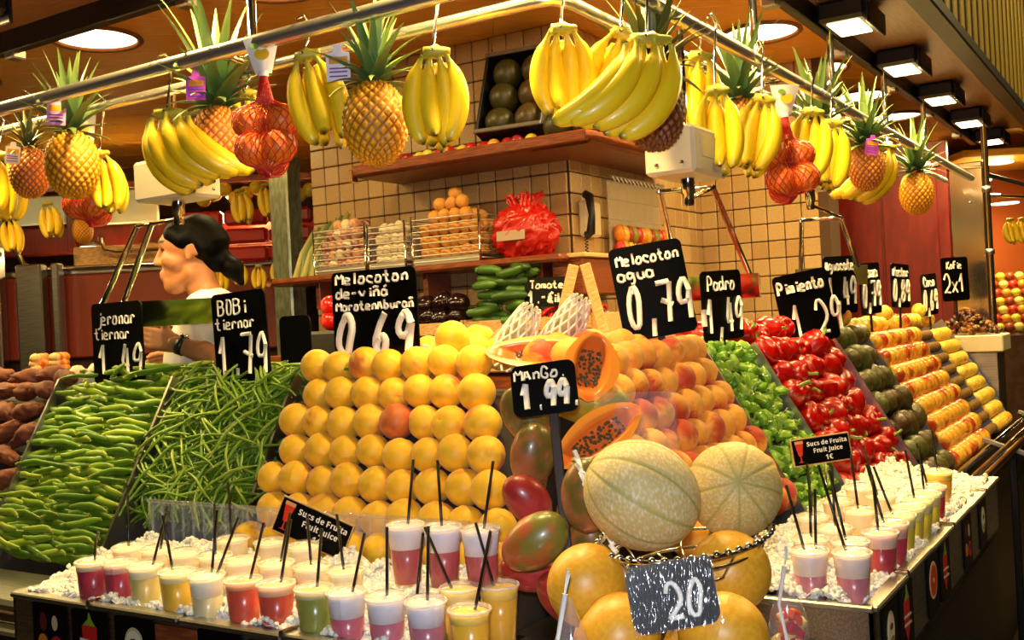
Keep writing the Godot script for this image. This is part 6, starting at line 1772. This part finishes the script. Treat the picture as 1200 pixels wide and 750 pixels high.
func build_person() -> void:
	var xf := Transform3D(Basis(Vector3.UP, deg_to_rad(-57.7)), Vector3(-2.285, 0.16, -1.055))
	var o := thing("person", "person in a white shirt with dark tied hair behind the beans", "person", xf)
	var skin := lin("ab7048")
	var lip := lin("9a5040")
	var brow := lin("1c120c")
	var head_c := Vector3(0, 1.632, 0.02)
	var shL := Vector3(0.155, 1.425, -0.075)
	var elL := Vector3(0.285, 1.25, -0.215)
	var wrL := Vector3(0.265, 1.335, -0.005)
	var shR := Vector3(-0.155, 1.425, -0.075)
	var elR := Vector3(-0.25, 1.21, -0.14)
	var wrR := Vector3(-0.16, 1.27, 0.07)
	var s := begin()
	var plain := func(p: Vector3) -> Color: return skin
	var body := [cap(Vector3(0, 1.10, -0.05), Vector3(0, 1.33, -0.055), 0.115, 0.115), cap(Vector3(-0.06, 1.33, -0.055), Vector3(0.06, 1.33, -0.055), 0.11, 0.11), cap(Vector3(-0.08, 0.95, -0.06), Vector3(0.08, 0.95, -0.06), 0.125, 0.125),
		cap(Vector3(0, 1.40, -0.06), Vector3(0, 1.53, -0.022), 0.058, 0.05), cap(shL, shR, 0.058, 0.058),
		cap(shL, elL, 0.05, 0.040), cap(elL, wrL, 0.040, 0.026), cap(shR, elR, 0.05, 0.040), cap(elR, wrR, 0.040, 0.026),
		cap(Vector3(0.09, 0.92, -0.06), Vector3(0.095, 0.48, -0.04), 0.085, 0.055), cap(Vector3(0.095, 0.48, -0.04), Vector3(0.10, 0.08, -0.07), 0.055, 0.036), cap(Vector3(0.10, 0.045, -0.07), Vector3(0.105, 0.035, 0.08), 0.038, 0.03),
		cap(Vector3(-0.09, 0.92, -0.06), Vector3(-0.095, 0.48, -0.04), 0.085, 0.055), cap(Vector3(-0.095, 0.48, -0.04), Vector3(-0.10, 0.08, -0.07), 0.055, 0.036), cap(Vector3(-0.10, 0.045, -0.07), Vector3(-0.105, 0.035, 0.08), 0.038, 0.03)]
	add_nets(s, body, 0.014, 0.05, plain)
	# head
	var hd := [cap(Vector3(0, 1.662, 0.0), Vector3(0, 1.665, 0.03), 0.082, 0.078), cap(Vector3(0, 1.60, 0.045), Vector3(0, 1.545, 0.062), 0.064, 0.044), cap(Vector3(0, 1.53, 0.078), Vector3(0, 1.522, 0.084), 0.025, 0.020),
		cap(Vector3(0.05, 1.565, 0.0), Vector3(0.012, 1.525, 0.07), 0.022, 0.02), cap(Vector3(-0.05, 1.565, 0.0), Vector3(-0.012, 1.525, 0.07), 0.022, 0.02),
		cap(Vector3(0, 1.655, 0.108), Vector3(0, 1.607, 0.128), 0.008, 0.011), cap(Vector3(0.010, 1.602, 0.116), Vector3(-0.010, 1.602, 0.116), 0.009, 0.009),
		cap(Vector3(-0.018, 1.569, 0.104), Vector3(0.018, 1.569, 0.104), 0.0085, 0.0085), cap(Vector3(-0.016, 1.556, 0.102), Vector3(0.016, 1.556, 0.102), 0.009, 0.009),
		cap(Vector3(-0.034, 1.668, 0.096), Vector3(0.034, 1.668, 0.096), 0.012, 0.012), cap(Vector3(0.045, 1.61, 0.075), Vector3(0.05, 1.60, 0.05), 0.022, 0.024), cap(Vector3(-0.045, 1.61, 0.075), Vector3(-0.05, 1.60, 0.05), 0.022, 0.024),
		cap(Vector3(0, 1.52, -0.02), Vector3(0, 1.57, -0.01), 0.052, 0.055),
		cap(Vector3(0.078, 1.645, -0.012), Vector3(0.083, 1.612, -0.004), 0.013, 0.009), cap(Vector3(0.082, 1.655, -0.024), Vector3(0.080, 1.625, -0.03), 0.008, 0.007), cap(Vector3(-0.078, 1.645, -0.012), Vector3(-0.083, 1.612, -0.004), 0.013, 0.009)]
	add_nets(s, hd, 0.0045, 0.016, func(p: Vector3) -> Color:
		if absf(p.x) < 0.024 and p.z > 0.096 and p.y > 1.549 and p.y < 1.576: return lip
		for sx in [-1, 1]:
			var e := Vector2((p.x - sx * 0.034) / 0.019, (p.y - 1.643) / 0.0068)
			if p.z > 0.07 and e.length() < 1.0: return brow if e.length() > 0.45 or absf(e.x) < 0.4 else lin("d8c8b8")
			var b := Vector2((p.x - sx * 0.036) / 0.026, (p.y - 1.672) / 0.006)
			if p.z > 0.07 and b.length() < 1.0: return brow
		return skin)
	# hands
	add_nets(s, hand_prims(wrL, Vector3(-0.25, 0.22, 0.95), Vector3(-0.6, -0.7, 0), Vector3(-0.3, 0.9, -0.1)), 0.0045, 0.008, plain)
	add_nets(s, hand_prims(wrR, Vector3(0.3, 0.1, 0.95), Vector3(0.5, -0.8, 0), Vector3(0.6, 0.75, 0)), 0.0045, 0.008, plain)
	var sm := vmat("skin", 0.5)
	sm.subsurf_scatter_enabled = true
	sm.subsurf_scatter_strength = 0.08
	part(o, "body", fin(s), sm)
	# shirt with short sleeves
	s = begin()
	var white := func(_p: Vector3) -> Color: return lin("e6e2da")
	add_nets(s, [cap(Vector3(0, 0.98, -0.05), Vector3(0, 1.33, -0.055), 0.142, 0.128), cap(Vector3(-0.07, 1.33, -0.055), Vector3(0.07, 1.33, -0.055), 0.122, 0.122), cap(Vector3(-0.05, 1.26, 0.0), Vector3(0.05, 1.26, 0.0), 0.10, 0.10), cap(Vector3(0.15, 1.418, -0.075), Vector3(-0.15, 1.418, -0.075), 0.068, 0.068), cap(Vector3(0, 1.40, -0.06), Vector3(0, 1.452, -0.045), 0.075, 0.066),
		cap(shL, shL.lerp(elL, 0.62), 0.068, 0.064), cap(shR, shR.lerp(elR, 0.62), 0.068, 0.064)], 0.012, 0.05, white)
	part(o, "shirt", fin(s), vmat("shirt_cloth", 0.85))
	s = begin()
	add_nets(s, [cap(Vector3(-0.08, 0.95, -0.06), Vector3(0.08, 0.95, -0.06), 0.138, 0.138), cap(Vector3(0.09, 0.92, -0.06), Vector3(0.095, 0.48, -0.04), 0.10, 0.075), cap(Vector3(0.095, 0.48, -0.04), Vector3(0.10, 0.09, -0.07), 0.075, 0.06), cap(Vector3(-0.09, 0.92, -0.06), Vector3(-0.095, 0.48, -0.04), 0.10, 0.075), cap(Vector3(-0.095, 0.48, -0.04), Vector3(-0.10, 0.09, -0.07), 0.075, 0.06)], 0.016, 0.04, func(_p): return lin("22242c"))
	part(o, "trousers", fin(s), vmat("trouser_cloth", 0.85))
	# hair drawn back to a tail
	s = begin()
	var dark := func(_p: Vector3) -> Color: return lin("0a0605")
	add_nets(s, [cap(Vector3(0, 1.678, -0.014), Vector3(0, 1.676, 0.028), 0.086, 0.076), cap(Vector3(0, 1.655, -0.05), Vector3(0, 1.61, -0.062), 0.072, 0.046), cap(Vector3(0.062, 1.675, 0.0), Vector3(0.060, 1.64, -0.045), 0.028, 0.03), cap(Vector3(-0.062, 1.675, 0.0), Vector3(-0.060, 1.64, -0.045), 0.028, 0.03),
		cap(Vector3(0.055, 1.695, 0.055), Vector3(0.072, 1.665, 0.02), 0.02, 0.018), cap(Vector3(-0.055, 1.695, 0.055), Vector3(-0.072, 1.665, 0.02), 0.02, 0.018),
		cap(Vector3(0, 1.60, -0.10), Vector3(0.01, 1.575, -0.125), 0.032, 0.034), cap(Vector3(0.01, 1.57, -0.13), Vector3(0.018, 1.525, -0.155), 0.032, 0.012)], 0.006, 0.02, dark)
	var hm := vmat("hair", 0.55)
	hm.metallic_specular = 0.18
	part(o, "hair", fin(s), hm)
	var w := part(o, "wrist_watch", lathe([Vector2(0.0285, -0.011), Vector2(0.031, -0.011), Vector2(0.031, 0.011), Vector2(0.0285, 0.011)], 20), mt("watch_strap", "0c0a0a", 0.4))
	var dirw := (wrL - elL).normalized()
	w.transform = Transform3D(frame(dirw, Vector3.UP), wrL - dirw * 0.022)
	part(w, "watch_face", lathe([Vector2(0.014, 0), Vector2(0.014, 0.005), Vector2(0.012, 0.007), Vector2(0, 0.007)], 18), mt("chrome"), T(Vector3(0, 0, 0.03), PI / 2))

func build_all_else() -> void:
	build_goods()
	build_corner()
	build_cups()
	build_signs()
	build_hanging()
	build_scales()
	build_shelves()
	build_beyond()
	build_person()
